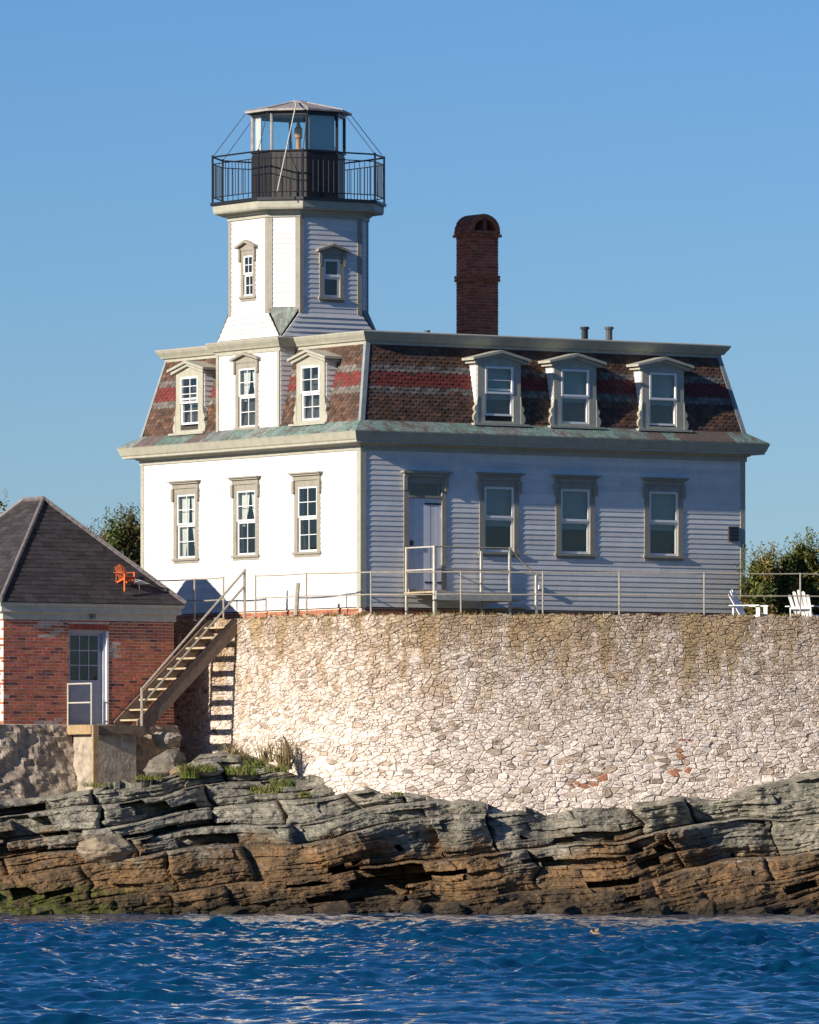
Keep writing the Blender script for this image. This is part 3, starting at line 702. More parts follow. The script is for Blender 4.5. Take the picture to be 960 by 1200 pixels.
for zz in (dz1 - .12, dz0 + .18): mb = MB(); mb.pbox(FR, dx0 + .5 * (dx1 - dx0), dx1 - .005, -.012, -.002, zz - .02, zz + .02); build(mb, 'strap_hinge', M_BLACK, D)
mb = MB(); mb.pbox(FR, dx0 + .05, dx0 + .11, -.012, .03, (dz0 + dz1) / 2 - .03, (dz0 + dz1) / 2 + .08); build(mb, 'handle', M_BLACK, D)
mb = MB(); mb.pbox(FR, dx0, dx1, -.03, -.024, dz1 + .06, tz1); build(mb, 'pane', M_GLASS, D)
mb = MB(); mb.pbox(FR, dx0 - .05, dx1 + .05, -.1, .12, dz0 - .04, dz0 + .018); build(mb, 'threshold', M_TREAD, D)
# cornices: a moulding profile swept round a rectangle, mitred at the corners
def ring(prof, rect, m, name, parent, sides=(0, 1, 2, 3)):
    u0, u1, w0, w1 = rect; n = len(prof); mb = MB(); vs = []
    for cu, cv, su, sv in ((u0, w0, -1, -1), (u1, w0, 1, -1), (u1, w1, 1, 1), (u0, w1, -1, 1)):
        for d, z in prof: vs.append((cu + su * d, cv + sv * d, z))
    fs = []
    for k in sides:
        for i in range(n): fs.append((k * n + i, k * n + (i + 1) % n, ((k + 1) % 4) * n + (i + 1) % n, ((k + 1) % 4) * n + i))
    mb.add(vs, fs); return build(mb, name, m, parent)
RECT = (0, LU, 0, LV)
ring([(-.02, 10.20), (.036, 10.20), (.036, 10.30), (.085, 10.32), (.12, 10.355), (.33, 10.36), (.33, 10.405), (.355, 10.43), (.405, 10.565), (.42, 10.60), (.40, 10.603), (-.02, 10.70)], RECT, M_TRIM, 'cornice', house)
# copper apron in sheets
COP = Pieces('copper_sheet', 'copper_sheets', M_COPPER, house)
for pl, L_ in ((FR, LU), (FL, LV), (FBk, LU), (FE, LV)):
    a = -.40
    while a < L_ + .40:
        w = random.uniform(.35, .95); b = min(a + w, L_ + .40)
        if L_ + .4 - b < .2: b = L_ + .40
        g = random.random(); br = random.uniform(.8, 1.2)
        tint = (.15 * br, .235 * br, .20 * br) if g < .62 else ((.14 * br, .11 * br, .095 * br) if g < .8 else (.20 * br, .24 * br, .22 * br))
        k = MB(); e = .004
        f0 = lambda x, d: min(max(x, -d), L_ + d)
        P = [pl.p(f0(a, .40), .40, 10.606), pl.p(f0(b, .40) - e, .40, 10.606), pl.p(f0(b, .0) - e, .0, 10.85), pl.p(f0(a, 0), .0, 10.85)]
        Q = [pl.p(f0(a, .40), .40, 10.622), pl.p(f0(b, .40) - e, .40, 10.622), pl.p(f0(b, .0) - e, .012, 10.866), pl.p(f0(a, 0), .012, 10.866)]
        k.prism(P, Q, tint)
        if abs(P[0][0] - P[1][0]) + abs(P[0][1] - P[1][1]) > .02: COP.add(house, k, (b - a) * (1 if pl in (FR, FL) else .01))
        a = b
COP.emit()
# mansard
ZM0, ZM1, INS = 10.84, 12.62, .42
mb = MB(); B = [(0, 0), (LU, 0), (LU, LV), (0, LV)]; T_ = [(INS, INS), (LU - INS, INS), (LU - INS, LV - INS), (INS, LV - INS)]
e = .03
mb.prism([(u + (e if u < 1 else -e), v + (e if v < 1 else -e), ZM0 - .1) for u, v in B], [(u + (e if u < 1 else -e), v + (e if v < 1 else -e), ZM1) for u, v in T_])
roof = build(mb, 'roof', M_ROOFCORE, house); roof['label'] = 'mansard roof with red and grey shingle bands'
SH = Pieces('shingle', 'shingles', M_SHING, house)
NROW = 22
def shingle_rows(pieces, parent, pl, L_, z0, z1, dz0_, dz1_, rows, width, colf, gapf, l0, l1, scallop=True, thick=.012, size=1.0):
    """rows of shingles on a slope: depth runs dz0_->dz1_, ends run linearly by l0/l1 = (inset at foot, inset at head)"""
    for i in range(rows):
        t0, t1 = i / rows, min((i + 1.6) / rows, 1.0); za, zb = lerp(z0, z1, t0), lerp(z0, z1, t1); zA = za; da, db = lerp(dz0_, dz1_, t0), lerp(dz0_, dz1_, t1)
        lo = lerp(l0[0], l0[1], (i + .5) / rows); hi = L_ - lerp(l1[0], l1[1], (i + .5) / rows)
        a = lo - (width / 2 if i % 2 else 0)
        while a < hi - .01:
            a0, a1 = max(a, lo), min(a + width - .006, hi); a += width
            if a1 - a0 < .03: continue
            am = (a0 + a1) / 2; zm = (zA + lerp(z0, z1, (i + 1) / rows)) / 2
            if gapf(am, zm): continue
            za = zA + (random.uniform(-.009, .006) if scallop else random.uniform(-.004, .004)); hz = (zb - za) / 1.6 * .42 if scallop else .004; w = a1 - a0
            o1, o0 = .022 + random.uniform(-.003, .004), .006
            def q(x, t, o): return pl.p(x, lerp(da, db, t) + o, lerp(za, zb, t))
            s = hz / (zb - za)
            sh = [(a0, 1), (a1, 1), (a1, s), (a0 + .72 * w, 0.0), (a0 + .28 * w, 0.0), (a0, s)] if scallop else [(a0, 1), (a1, 1), (a1, 0), (a0, 0)]
            k = MB(); k.prism([q(x, t, -.004) for x, t in sh], [q(x, t, lerp(o1, o0, t)) for x, t in sh], colf(i))
            pieces.add(parent, k, w * size)
def mcol(i):
    g = random.uniform(.62, 1.3)
    if random.random() < .10: i = 0
    if i in (8, 9, 14, 15): return (.155 * g, .138 * g, .12 * g)
    if 10 <= i <= 13: g = random.uniform(.85, 1.12); return (.155 * g, .036 * g, .031 * g)
    if random.random() < .18: return (.14 * g, .07 * g, .04 * g)
    return (.095 * g, .058 * g, .042 * g)
DW, DZ, DWW, DWH = 1.16, 11.55, .76, 1.22
dr = [FR.a(584.7), FR.a(673.7), FR.a(776.7)]; dl = [FL.a(222.8), FL.a(364.8)]
BAYC = LV / 2; BH = 1.335
def inn_d(L): return lambda a, z: any(abs(a - c) < DW / 2 - .08 for c in L) and z < 12.3
shingle_rows(SH, roof, FR, LU, ZM0, ZM1, 0, -INS, NROW, .172, mcol, inn_d(dr), (.06, INS + .05), (.06, INS + .05))
shingle_rows(SH, roof, FL, LV, ZM0, ZM1, 0, -INS, NROW, .172, mcol, lambda a, z: inn_d(dl)(a, z) or abs(a - BAYC) < BH - .02, (.06, INS + .05), (.06, INS + .05), size=.6)
SH.emit()
for (u, v), (u2, v2) in zip(B, T_):      # hip trims
    mb = MB(); su = 1 if u < 1 else -1; sv = 1 if v < 1 else -1
    A = [(u - su * .032, v - sv * .032, ZM0), (u + su * .085, v - sv * .032, ZM0), (u + su * .085, v + sv * .05, ZM0), (u + su * .05, v + sv * .06, ZM0), (u - su * .032, v + sv * .06, ZM0)]
    mb.prism(A, [(p[0] + u2 - u, p[1] + v2 - v, ZM1) for p in A]); build(mb, 'hip_trim', M_LEAD, house)
UP = [(-.48, 12.58), (-.385, 12.58), (-.385, 12.64), (-.33, 12.66), (-.31, 12.70), (-.25, 12.78), (-.22, 12.84), (-.22, 12.86), (-.5, 12.90)]
ring(UP, RECT, M_TRIM, 'upper_cornice', house)
mb = MB(); i2 = .45
mb.add([(i2, i2, 12.88), (LU - i2, i2, 12.88), (LU - i2, LV - i2, 12.88), (i2, LV - i2, 12.88), (LU / 2, LV / 2, 13.02), (i2, i2, 12.5), (LU - i2, i2, 12.5), (LU - i2, LV - i2, 12.5), (i2, LV - i2, 12.5)], [(0, 1, 4), (1, 2, 4), (2, 3, 4), (3, 0, 4), (5, 6, 1, 0), (6, 7, 2, 1), (7, 8, 3, 2), (8, 5, 0, 3), (8, 7, 6, 5)])
build(mb, 'roof_deck', M_ROOFCORE, house)
# dormers
def dormer(pl, ac, lit, cols, ru, rl, inner, zc=DZ, open_=0):
    x0, x1 = ac - DW / 2, ac + DW / 2; zb, ze = zc - DWH / 2 - .06, zc + DWH / 2 + .13; dep = -.62; mb = MB()
    wx0, wx1 = ac - DWW / 2, ac + DWW / 2
    # front boards round the window opening, cheeks
    mb.pbox(pl, x0, wx0, -.10, .02, zb, ze); mb.pbox(pl, wx1, x1, -.10, .02, zb, ze); mb.pbox(pl, wx0, wx1, -.10, .019, zc + DWH / 2, ze); mb.pbox(pl, wx0, wx1, -.10, .019, zb, zc - DWH / 2)
    mb.ppoly(pl, [(x0, ze + .001), (x1, ze + .001), (ac, ze + .17)], dep, .018)
    o = build(mb, 'dormer', M_TRIM, house)
    for s, xe in ((-1, x0), (1, x1)):      # clapboarded cheeks
        mb = MB(); mb.pbox(pl, xe - (.0 if s < 0 else .03), xe + (.03 if s < 0 else 0), dep, -.101, zb, ze); ck = build(mb, 'cheek', M_CORE, o)
        n = 12
        for i in range(n):
            za, zz = lerp(zb, ze, i / n), lerp(zb, ze, (i + 1) / n); k = MB()
            xo = xe + s * .001
            k.hexa([pl.p(xo, dep, za), pl.p(xo, -.02, za), pl.p(xo + s * .022, -.02, za), pl.p(xo + s * .022, dep, za), pl.p(xo, dep, zz), pl.p(xo, -.02, zz), pl.p(xo + s * .006, -.02, zz), pl.p(xo + s * .006, dep, zz)], white(.08)); CLAP.add(o, k, .02)
    mb = MB()      # roof boards of the gable, with a moulded raking edge
    for s in (-1, 1):
        xe = ac + s * (DW / 2 + .20)
        mb.ppoly(pl, [(ac, ze + .172), (xe, ze - .005), (xe, ze + .05), (ac, ze + .235)], dep, .15)
        mb.ppoly(pl, [(ac, ze + .11), (ac + s * (DW / 2 + .12), ze - .07), (ac + s * (DW / 2 + .12), ze - .008), (ac, ze + .17)], .021, .095)
        mb.pbox(pl, *(sorted((ac + s * (DW / 2 + .001), ac + s * (DW / 2 + .12)))), dep, .019, ze - .07, ze - .012)
    build(mb, 'gable_roof', M_TRIM, o)
    for s in (-1, 1):
        x = ac + s * DW / 2; pts = [(0, .62), (.02, .50), (.03, .42), (.075, .38), (.095, .33), (.075, .28), (.05, .25), (.09, .21), (.125, .14), (.12, .07), (.085, .02), (.09, 0), (0, 0)]
        mb = MB(); mb.ppoly(pl, [(x + s * a, zb + z) for a, z in pts], -.06, .03); build(mb, 'scroll_bracket', M_TRIM, o)
    mb = MB(); mb.pbox(pl, x0 - .17, x1 + .17, -.2, .13, zb - .05, zb - .002); build(mb, 'sill_board', M_TRIM, o)
    mb = MB(); mb.pbox(pl, x0 + .035, x1 - .035, dep, dep + .03, zb, ze); build(mb, 'back_panel', M_DARK, o)
    fw = .045; zm = zc + .0
    for nm, (lo, hi, dd, rows) in (('u', (zm, zc + DWH / 2, .0, ru)), ('l', (zc - DWH / 2, zm, -.035, rl))):
        op = open_ if nm == 'l' else 0; lo += op; hi += op
        mb = MB(); mb.pbox(pl, wx0 + .001, wx0 + fw, dd - .03, dd + .03, lo, hi); mb.pbox(pl, wx1 - fw, wx1 - .001, dd - .03, dd + .03, lo, hi); mb.pbox(pl, wx0 + fw, wx1 - fw, dd - .03, dd + .029, lo, lo + fw); mb.pbox(pl, wx0 + fw, wx1 - fw, dd - .03, dd + .029, hi - fw, hi - .001)
        S = build(mb, 'sash', M_SASH, o); mb = MB()
        for i in range(1, cols): xx = lerp(wx0 + fw, wx1 - fw, i / cols); mb.pbox(pl, xx - .0075, xx + .0075, dd - .02, dd + .012, lo + fw, hi - fw)
        for i in range(1, rows): zz = lerp(lo + fw, hi - fw, i / rows); mb.pbox(pl, wx0 + fw, wx1 - fw, dd - .02, dd + .010, zz - .0075, zz + .0075)
        if mb.v: build(mb, 'muntins', M_SASH, o)
        mb = MB(); mb.pbox(pl, wx0 + fw - .003, wx1 - fw + .003, dd - .012, dd - .006, lo + fw - .003, hi - fw + .003); build(mb, 'pane', M_GLASS, o)
    if inner == 'blind': mb = MB(); mb.pbox(pl, wx0, wx1, -.13, -.12, zm - .12, zc + DWH / 2); build(mb, 'blind', M_BLIND, o)
    if inner == 'curtain': mb = MB(); mb.pbox(pl, wx0, wx0 + .3, -.13, -.12, zc - DWH / 2, zc + DWH / 2); build(mb, 'curtain', M_CURT, o)
dormer(FR, dr[0], 1, 1, 2, 1, 'blind', open_=.12); dormer(FR, dr[1], 1, 1, 1, 1, 'blind'); dormer(FR, dr[2], 1, 1, 1, 1, 'blind', open_=.03)
dormer(FL, dl[0], 1, 2, 3, 2, 'none', open_=.13); dormer(FL, dl[1], 1, 2, 2, 2, 'none', open_=.0)

# ---------- tower: square bay through the mansard, broach, chamfered shaft
TC = (BH, BAYC); CHF = .516; ZB0, ZB1, ZT1 = 12.84, 13.46, 15.66
FBay = Plane((0, BAYC - BH), (0, 1), (-1, 0)); FBayS = Plane((0, BAYC - BH), (1, 0), (0, -1)); FBayN = Plane((0, BAYC + BH), (1, 0), (0, 1))
bw = FBay.a(290.2); bz = FBay.z(290, 466)
facade(FBay, .07, 2 * BH - .07, 10.80, 12.62, [hole(bw, bz, .72, 1.34)], 'tower_bay', vis=.6)
facade(FBayS, .0, 1.0, 10.80, 12.9, [], 'tower_bay_side', vis=.5); facade(FBayN, .0, 1.0, 10.80, 12.9, [], 'tower_bay_side', vis=.01)
mb = MB(); mb.box(.45, .48, BAYC - BH + .1, BAYC + BH - .1, 10.8, 12.6); build(mb, 'partition', M_DARK, house)
for a in (0, 2 * BH - .09): mb = MB(); mb.pbox(FBay, a, a + .09, -.05, .04, 10.80, 12.60); build(mb, 'corner_board', M_TRIM, house)
window(FBay, bw, bz, .72, 1.34, 'pediment', 2, 2, 2, 'curtain_half', casing=.12)
RB = (0, 2 * BH, BAYC - BH, BAYC + BH)
ring([(-.05, 12.56), (.035, 12.56), (.035, 12.64), (.09, 12.66), (.11, 12.70), (.17, 12.78), (.20, 12.84), (.20, 12.86), (-.05, 12.895)], RB, M_TRIM, 'bay_cornice', house)
def octo(h, c): # chamfered square, half size h, chamfer leg c, from the front-left corner round
    return [(-h, h - c), (-h, -h + c), (-h + c, -h), (h - c, -h), (h, -h + c), (h, h - c), (h - c, h), (-h + c, h)]
O8 = [(TC[0] + a, TC[1] + b) for a, b in octo(BH, CHF)]
mb = MB(); vs = [(u, v, ZB1) for u, v in O8]; sq = [(TC[0] - BH, TC[1] - BH), (TC[0] + BH, TC[1] - BH), (TC[0] + BH, TC[1] + BH), (TC[0] - BH, TC[1] + BH)]
vs += [(u, v, ZB0) for u, v in sq]
mb.add(vs, [(0, 1, 8, 11), (2, 3, 9, 8), (4, 5, 10, 9), (6, 7, 11, 10), tuple(range(8))]); mb.t = [(.78, .77, .74)] * 12
broach = build(mb, 'tower_broach', M_SIDING, house)
for k, (i, j) in enumerate(((1, 2), (3, 4), (5, 6), (7, 0))):     # copper corner gussets
    A = Vector((*O8[i], ZB1 + .10)); B_ = Vector((*O8[j], ZB1 + .10)); C_ = Vector((*sq[k], ZB0 + .06)); n = (B_ - A).cross(C_ - A).normalized()
    if n.z < 0: n = -n
    mb = MB(); mb.prism([A - n * .03, B_ - n * .03, C_ - n * .03], [A + n * .012, B_ + n * .012, C_ + n * .012], (.20, .24, .21)); build(mb, 'copper_gusset', M_COPPER, broach)
# clapboards on the broach flats facing the side
for pl, vis in ((Plane((TC[0] - BH, TC[1] - BH), (1, 0), (0, -1)), .6), (Plane((TC[0] - BH, TC[1] - BH), (0, 1), (-1, 0)), .4)):
    for i in range(5):
        za, zb = lerp(ZB0 + .06, ZB1, i / 5), lerp(ZB0 + .06, ZB1, (i + 1) / 5); ia, ib = CHF * (za - ZB0) / (ZB1 - ZB0), CHF * (zb - ZB0) / (ZB1 - ZB0); L_ = 2 * BH
        k = MB(); k.hexa([pl.p(ia, .001, za), pl.p(L_ - ia, .001, za), pl.p(L_ - ia, .03, za), pl.p(ia, .03, za), pl.p(ib, .001, zb), pl.p(L_ - ib, .001, zb), pl.p(L_ - ib, .007, zb), pl.p(ib, .007, zb)], white()); CLAP.add(broach, k, 2 * vis)
TF = []
for i in range(8):
    p, q = O8[i], O8[(i + 1) % 8]; L_ = math.hypot(q[0] - p[0], q[1] - p[1]); ad = ((q[0] - p[0]) / L_, (q[1] - p[1]) / L_); nd = (ad[1], -ad[0])
    mid = ((p[0] + q[0]) / 2 - TC[0], (p[1] + q[1]) / 2 - TC[1])
    if nd[0] * mid[0] + nd[1] * mid[1] < 0: nd = (-nd[0], -nd[1])
    TF.append((Plane(p, ad, nd), L_))
TWN = {0: (291.5, 323, .40, .92), 2: (388.5, 326, .44, .86)}
for i, (pl, L_) in enumerate(TF):
    hl = []
    if i in TWN: px, py, w, h = TWN[i]; a, z = pl.hit(px, py); hl = [hole(a, z, w, h)]
    tw = facade(pl, .08, L_ - .08, ZB1, ZT1, hl, 'tower_wall', vis={0: .5, 1: .9, 2: .8, 3: .2}.get(i, .001))
    for a0 in (-.012, L_ - .10): mb = MB(); mb.pbox(pl, a0, a0 + .112, -.03, .026, ZB1 - .02, ZT1); build(mb, 'corner_board', M_PUTTY, house)
    if i in TWN: window(pl, a, z, w, h, 'pediment', 2 if i == 0 else 1, 2 if i == 0 else 1, 2 if i == 0 else 1, 'dark', casing=.11)
mb = MB(); mb.prism([(TC[0] + a, TC[1] + b, ZB1) for a, b in octo(BH - .45, .34)], [(TC[0] + a, TC[1] + b, ZT1) for a, b in octo(BH - .45, .34)]); build(mb, 'tower_core', M_DARK, house)
CLAP.emit()
def oring(prof, hc, name, m, parent): # profile of (offset, z) swept round the chamfered square
    mb = MB(); vs = []; n = len(prof)
    for d, z in prof:
        h = hc[0] + d; c = hc[1] + d * (2 - math.sqrt(2)); vs += [(TC[0] + a, TC[1] + b, z) for a, b in octo(h, c)]
    fs = [(i * 8 + k, i * 8 + (k + 1) % 8, (i + 1) * 8 + (k + 1) % 8, (i + 1) * 8 + k) for i in range(n - 1) for k in range(8)] + [tuple(range(8)), tuple(range((n - 1) * 8, n * 8))]
    mb.add(vs, fs); return build(mb, name, m, parent)
oring([(.0, 15.60), (.05, 15.60), (.05, 15.68), (.10, 15.71), (.11, 15.745)], (BH, CHF), 'tower_cornice', M_TRIM, house)
oring([(.08, 15.747), (.33, 15.76), (.35, 15.80), (.36, 15.95), (.0, 15.952)], (BH, CHF), 'gallery_soffit', M_TRIM, house)
gal = oring([(.30, 15.954), (.41, 15.954), (.41, 16.02), (.0, 16.03)], (BH, CHF), 'gallery_deck', M_BLACK, house)
GO = [(TC[0] + a, TC[1] + b) for a, b in octo(BH + .36, CHF + .36 * (2 - math.sqrt(2)))]
for i in range(8):
    p, q = GO[i], GO[(i + 1) % 8]; L_ = math.hypot(q[0] - p[0], q[1] - p[1])
    for zz, r_ in ((17.06, .020), (16.90, .012), (16.14, .012)): mb = MB(); mb.tube([(*p, zz), (*q, zz)], r_, 6); build(mb, 'rail', M_BLACK, gal)
    mb = MB(); mb.tube([(*p, 16.02), (*p, 17.10)], .024, 6); build(mb, 'post', M_BLACK, gal)
    n = max(3, round(L_ / .135))
    for k in range(1, n):
        x, y = lerp(p[0], q[0], k / n), lerp(p[1], q[1], k / n); mb = MB(); mb.tube([(x, y, 16.14), (x, y, 16.90)], .0095, 5); build(mb, 'baluster', M_BLACK, gal)
# lantern
AP = .98; LC = AP * (2 - math.sqrt(2)); ZL0, ZL1, ZL2 = 16.03, 17.13, 17.95
def lring(h): return [(TC[0] + a, TC[1] + b) for a, b in octo(h, h * (2 - math.sqrt(2)))]
Lo = lring(AP)
mb = MB(); mb.prism([(u, v, ZL0) for u, v in Lo], [(u, v, ZL1) for u, v in Lo]); lan = build(mb, 'lantern', M_LANT, house); lan['label'] = 'black octagonal lantern room with glass panes'
for i in range(8):
    p, q = Lo[i], Lo[(i + 1) % 8]; L_ = math.hypot(q[0] - p[0], q[1] - p[1]); ad = ((q[0] - p[0]) / L_, (q[1] - p[1]) / L_); nd = (ad[1], -ad[0])
    if nd[0] * (p[0] - TC[0]) + nd[1] * (p[1] - TC[1]) < 0: nd = (-nd[0], -nd[1])
    pl = Plane(p, ad, nd)
    for k in range(7): # vertical boarding of the parapet
        mb = MB(); mb.pbox(pl, L_ * k / 7 + .004, L_ * (k + 1) / 7 - .004, .001, .018 + random.uniform(0, .006), ZL0 + .03, ZL1 - .05); build(mb, 'parapet_board', M_LANT, lan)
    mb = MB(); mb.pbox(pl, 0, L_, -.03, .04, ZL1, ZL1 + .035); build(mb, 'pane_rail', M_BLACK, lan)
    mb = MB(); mb.tube([(*p, ZL1), (*p, ZL2 + .05)], .034, 6); build(mb, 'mullion', M_LROOF if i in (0, 1) else M_BLACK, lan)
    mb = MB(); mb.pbox(pl, .03, L_ - .03, -.012, -.004, ZL1 + .035, ZL2); build(mb, 'pane', M_GLASS, lan)
    mb = MB(); mb.pbox(pl, 0, L_, -.04, .03, ZL2, ZL2 + .10); build(mb, 'head_rail', M_BLACK, lan)
    if i == 2: mb = MB(); mb.pbox(pl, .04, L_ - .04, -.05, -.045, ZL1 + .04, ZL2); build(mb, 'blind', M_LBLIND, lan)
    if i == 0: mb = MB(); mb.pbox(pl, .05, .28, -.06, -.05, ZL1 + .04, ZL2); build(mb, 'curtain', M_CURT, lan)
mb = MB()
E0 = lring(AP + .16); E1 = lring(.22); E2 = lring(.18)
vs = [(u, v, 18.04) for u, v in E0] + [(u, v, 18.085) for u, v in E0] + [(u, v, 18.30) for u, v in E1] + [(u, v, 18.34) for u, v in E2] + [(TC[0], TC[1], 18.345)]
fs = [tuple(range(8))] + [(k + 8 * i, (k + 1) % 8 + 8 * i, (k + 1) % 8 + 8 * i + 8, k + 8 * i + 8) for i in range(3) for k in range(8)] + [(24 + k, 24 + (k + 1) % 8, 32) for k in range(8)]
mb.add(vs, fs); lroof = build(mb, 'lantern_roof', M_LROOF, lan)
for k in range(8): mb = MB(); mb.tube([(*E0[k], 18.09), (*E1[k], 18.305)], .014, 5); build(mb, 'roof_rib', M_LROOF, lroof)
mb = MB(); mb.lathe((TC[0], TC[1], ZL1), [(.12, 0), (.12, .10), (.06, .14), (.06, .35), (.09, .38), (.095, .58), (.05, .64), (.03, .75)], 10); build(mb, 'beacon_lamp', M_BRONZE, lan)
# guy wires and the leaning pole
for i in range(8):
    g = GO[i]; eq = lring(AP + .14)[i]; mb = MB(); mb.tube([(*g, 17.06), (*eq, 18.05)], .008, 4); build(mb, 'guy_wire', M_FLUE, lan)
a_ = at(325, 224, 175.3); b_ = at(347, 122, 176.2)
pa = HF.inv(a_.x, a_.y); pb = HF.inv(b_.x, b_.y)
mb = MB(); mb.tube([(pa[0], pa[1], a_.z), (pb[0], pb[1], b_.z), (TC[0] - .3, TC[1] - .3, 18.33)], .015, 6); build(mb, 'pole', M_WPIPE, lan)

# ---------- chimney
chm = HF.inv(1.57, 181.0); cu, cv = chm; ca, cb = .76, .62
mb = MB(); mb.box(cu - ca / 2 + .015, cu + ca / 2 - .015, cv - cb / 2 + .015, cv + cb / 2 - .015, 12.8, 15.64); chim = build(mb, 'chimney', M_MORTAR, house); chim['label'] = 'tall red brick chimney with arched hood'
CB = Pieces('brick', 'bricks', M_BRICK, chim)
nrow = 38; z0c, z1c = 12.85, 15.64; hh = (z1c - z0c) / nrow
for i in range(nrow):
    za = z0c + i * hh; band = .035 if i in (22, 23, 37) else (.06 if i in (36,) else 0)
    for s in range(4):
        L_ = (ca, cb, ca, cb)[s] + 2 * band; pl = (Plane((cu - ca / 2 - band, cv - cb / 2 - band), (1, 0), (0, -1)), Plane((cu - ca / 2 - band, cv - cb / 2 - band), (0, 1), (-1, 0)), Plane((cu - ca / 2 - band, cv + cb / 2 + band), (1, 0), (0, 1)), Plane((cu + ca / 2 + band, cv - cb / 2 - band), (0, 1), (1, 0)))[s]
        a = -.1 if (i + s) % 2 else 0.0
        while a < L_ - .02:
            a0, a1 = max(a, 0), min(a + .205, L_); g = random.uniform(.65, 1.2)
            tint = (.62 * g, .15 * g, .07 * g)
            if i == 4: tint = (.55, .52, .48)
            k = MB(); k.pbox(pl, a0 + .004, a1 - .004, -.05 - band, random.uniform(-.004, .004), za + .005, za + hh - .004, tint); CB.add(chim, k, a1 - a0 if s < 2 else .01); a += .215
CB.emit(0)
for z_, e_ in ((15.64, .02),):      # barrel-vaulted hood of brick with two openings in its end
    R_ = cb / 2 + .03; n = 12
    mb = MB()
    arc = [(math.cos(math.pi * k / n), math.sin(math.pi * k / n)) for k in range(n + 1)]
    # vault axis along v so the arched end faces the side wall
    Rw = ca / 2 + .02
    out = [(cu + x * Rw, z_ + y * .36) for x, y in arc]; inner = [(cu + x * (Rw - .10), z_ + y * .26) for x, y in arc]
    vv0, vv1 = cv - cb / 2 - .01, cv + cb / 2 + .01
    vs = [(u, vv0, z) for u, z in out] + [(u, vv0, z) for u, z in inner] + [(u, vv1, z) for u, z in out] + [(u, vv1, z) for u, z in inner]; m_ = n + 1; fs = []
    for k in range(n): fs += [(k, k + 1, m_ + k + 1, m_ + k), (2 * m_ + k, 3 * m_ + k, 3 * m_ + k + 1, 2 * m_ + k + 1), (k, 2 * m_ + k, 2 * m_ + k + 1, k + 1), (m_ + k, m_ + k + 1, 3 * m_ + k + 1, 3 * m_ + k)]
    mb.add(vs, fs, (.50, .14, .07)); hood = build(mb, 'hood', M_BRICK, chim)
    mb = MB(); mb.box(cu - .05, cu + .05, vv0, vv1, z_, z_ + .30, (.26, .09, .06)); build(mb, 'hood_pier', M_BRICK, chim)
    for k in range(7): # ribs of brick rings on the vault
        v_ = lerp(vv0 + .02, vv1 - .02, k / 6); mb = MB(); mb.tube([(cu + x * (Rw + .004), v_, z_ + y * .364) for x, y in arc], .030, 5, (.52, .16, .09)); build(mb, 'brick_ring', M_BRICK, hood)
# flues and roof bits
for px, py, h_, r_, m_ in ((685.5, 383, .45, .075, M_BLACK), (714, 383, .5, .075, M_FLUE), (501, 387, .3, .045, M_FLUE)):
    p = at(px, py, 178.0 if px > 600 else 177.0); q = HF.inv(p.x, p.y)
    mb = MB(); mb.lathe((q[0], q[1], 12.86), [(r_, 0), (r_, p.z - 12.86 - .06), (r_ * 1.4, p.z - 12.86 - .055), (r_ * 1.4, p.z - 12.86)], 10); build(mb, 'flue_pipe', m_, house)

# ================================================================== PORCH
DKO = 1.25
pa0 = FR.a(474) - .02; pa1 = pa0 + 2.0
def zd(px, py, d): return FR.hit(px, py, d)[1]
porch = thing('porch', 'timber porch landing with pipe railings and steps at the white door', 'porch', (pa0 + 1, -.6, 6.3))
zdk = dz0 - .05
for i in range(9):
    mb = MB(); mb.pbox(FR, pa0 - .03, pa1, .05 + i * DKO / 9, .05 + (i + 1) * DKO / 9 - .008, zdk - .035, zdk); build(mb, 'deck_board', M_TREAD, porch)
mb = MB(); mb.pbox(FR, pa0 - .02, pa1 - .01, DKO + .052, DKO + .09, zdk - .2, zdk - .002); build(mb, 'fascia_board', M_WPIPE, porch)
for i in range(2):
    mb = MB(); mb.pbox(FR, pa1 + .02 + i * .27, pa1 + .29 + i * .27, .1, DKO, zdk - .16 * (i + 1) - .04, zdk - .16 * (i + 1)); build(mb, 'step', M_TREAD, porch)
pst = [(pa0, .12, 1.0), (pa0, DKO, 1.0), (pa1, DKO, 1.0), (pa1, .12, .95)]
for i, (a, d, h_) in enumerate(pst):
    mb = MB(); w_ = .034 if i == 1 else .024; mb.pbox(FR, a - w_, a + w_, d - w_, d + w_, 6.3, zdk + h_); build(mb, 'post', M_WPIPE, porch)
fx = pa1 + .72
mb = MB(); mb.pbox(FR, fx - .028, fx + .028, DKO - .028, DKO + .028, 6.3, zdk + .42); build(mb, 'post', M_WPIPE, porch)
for A, B_ in (((pa0, .12, zdk + .98), (pa0, DKO, zdk + .98)), ((pa0, DKO, zdk + .98), (pa1, DKO, zdk + .98)), ((pa0, .12, zdk + .48), (pa0, DKO, zdk + .48)), ((pa0, DKO, zdk + .48), (pa1, DKO, zdk + .48)), ((pa1, DKO, zdk + .96), (fx, DKO, zdk + .38))):
    mb = MB(); mb.tube([FR.p(*A), FR.p(*B_)], .018, 6); build(mb, 'rail', M_WPIPE if A[0] == pa0 and B_[0] == pa0 else M_PIPE, porch)

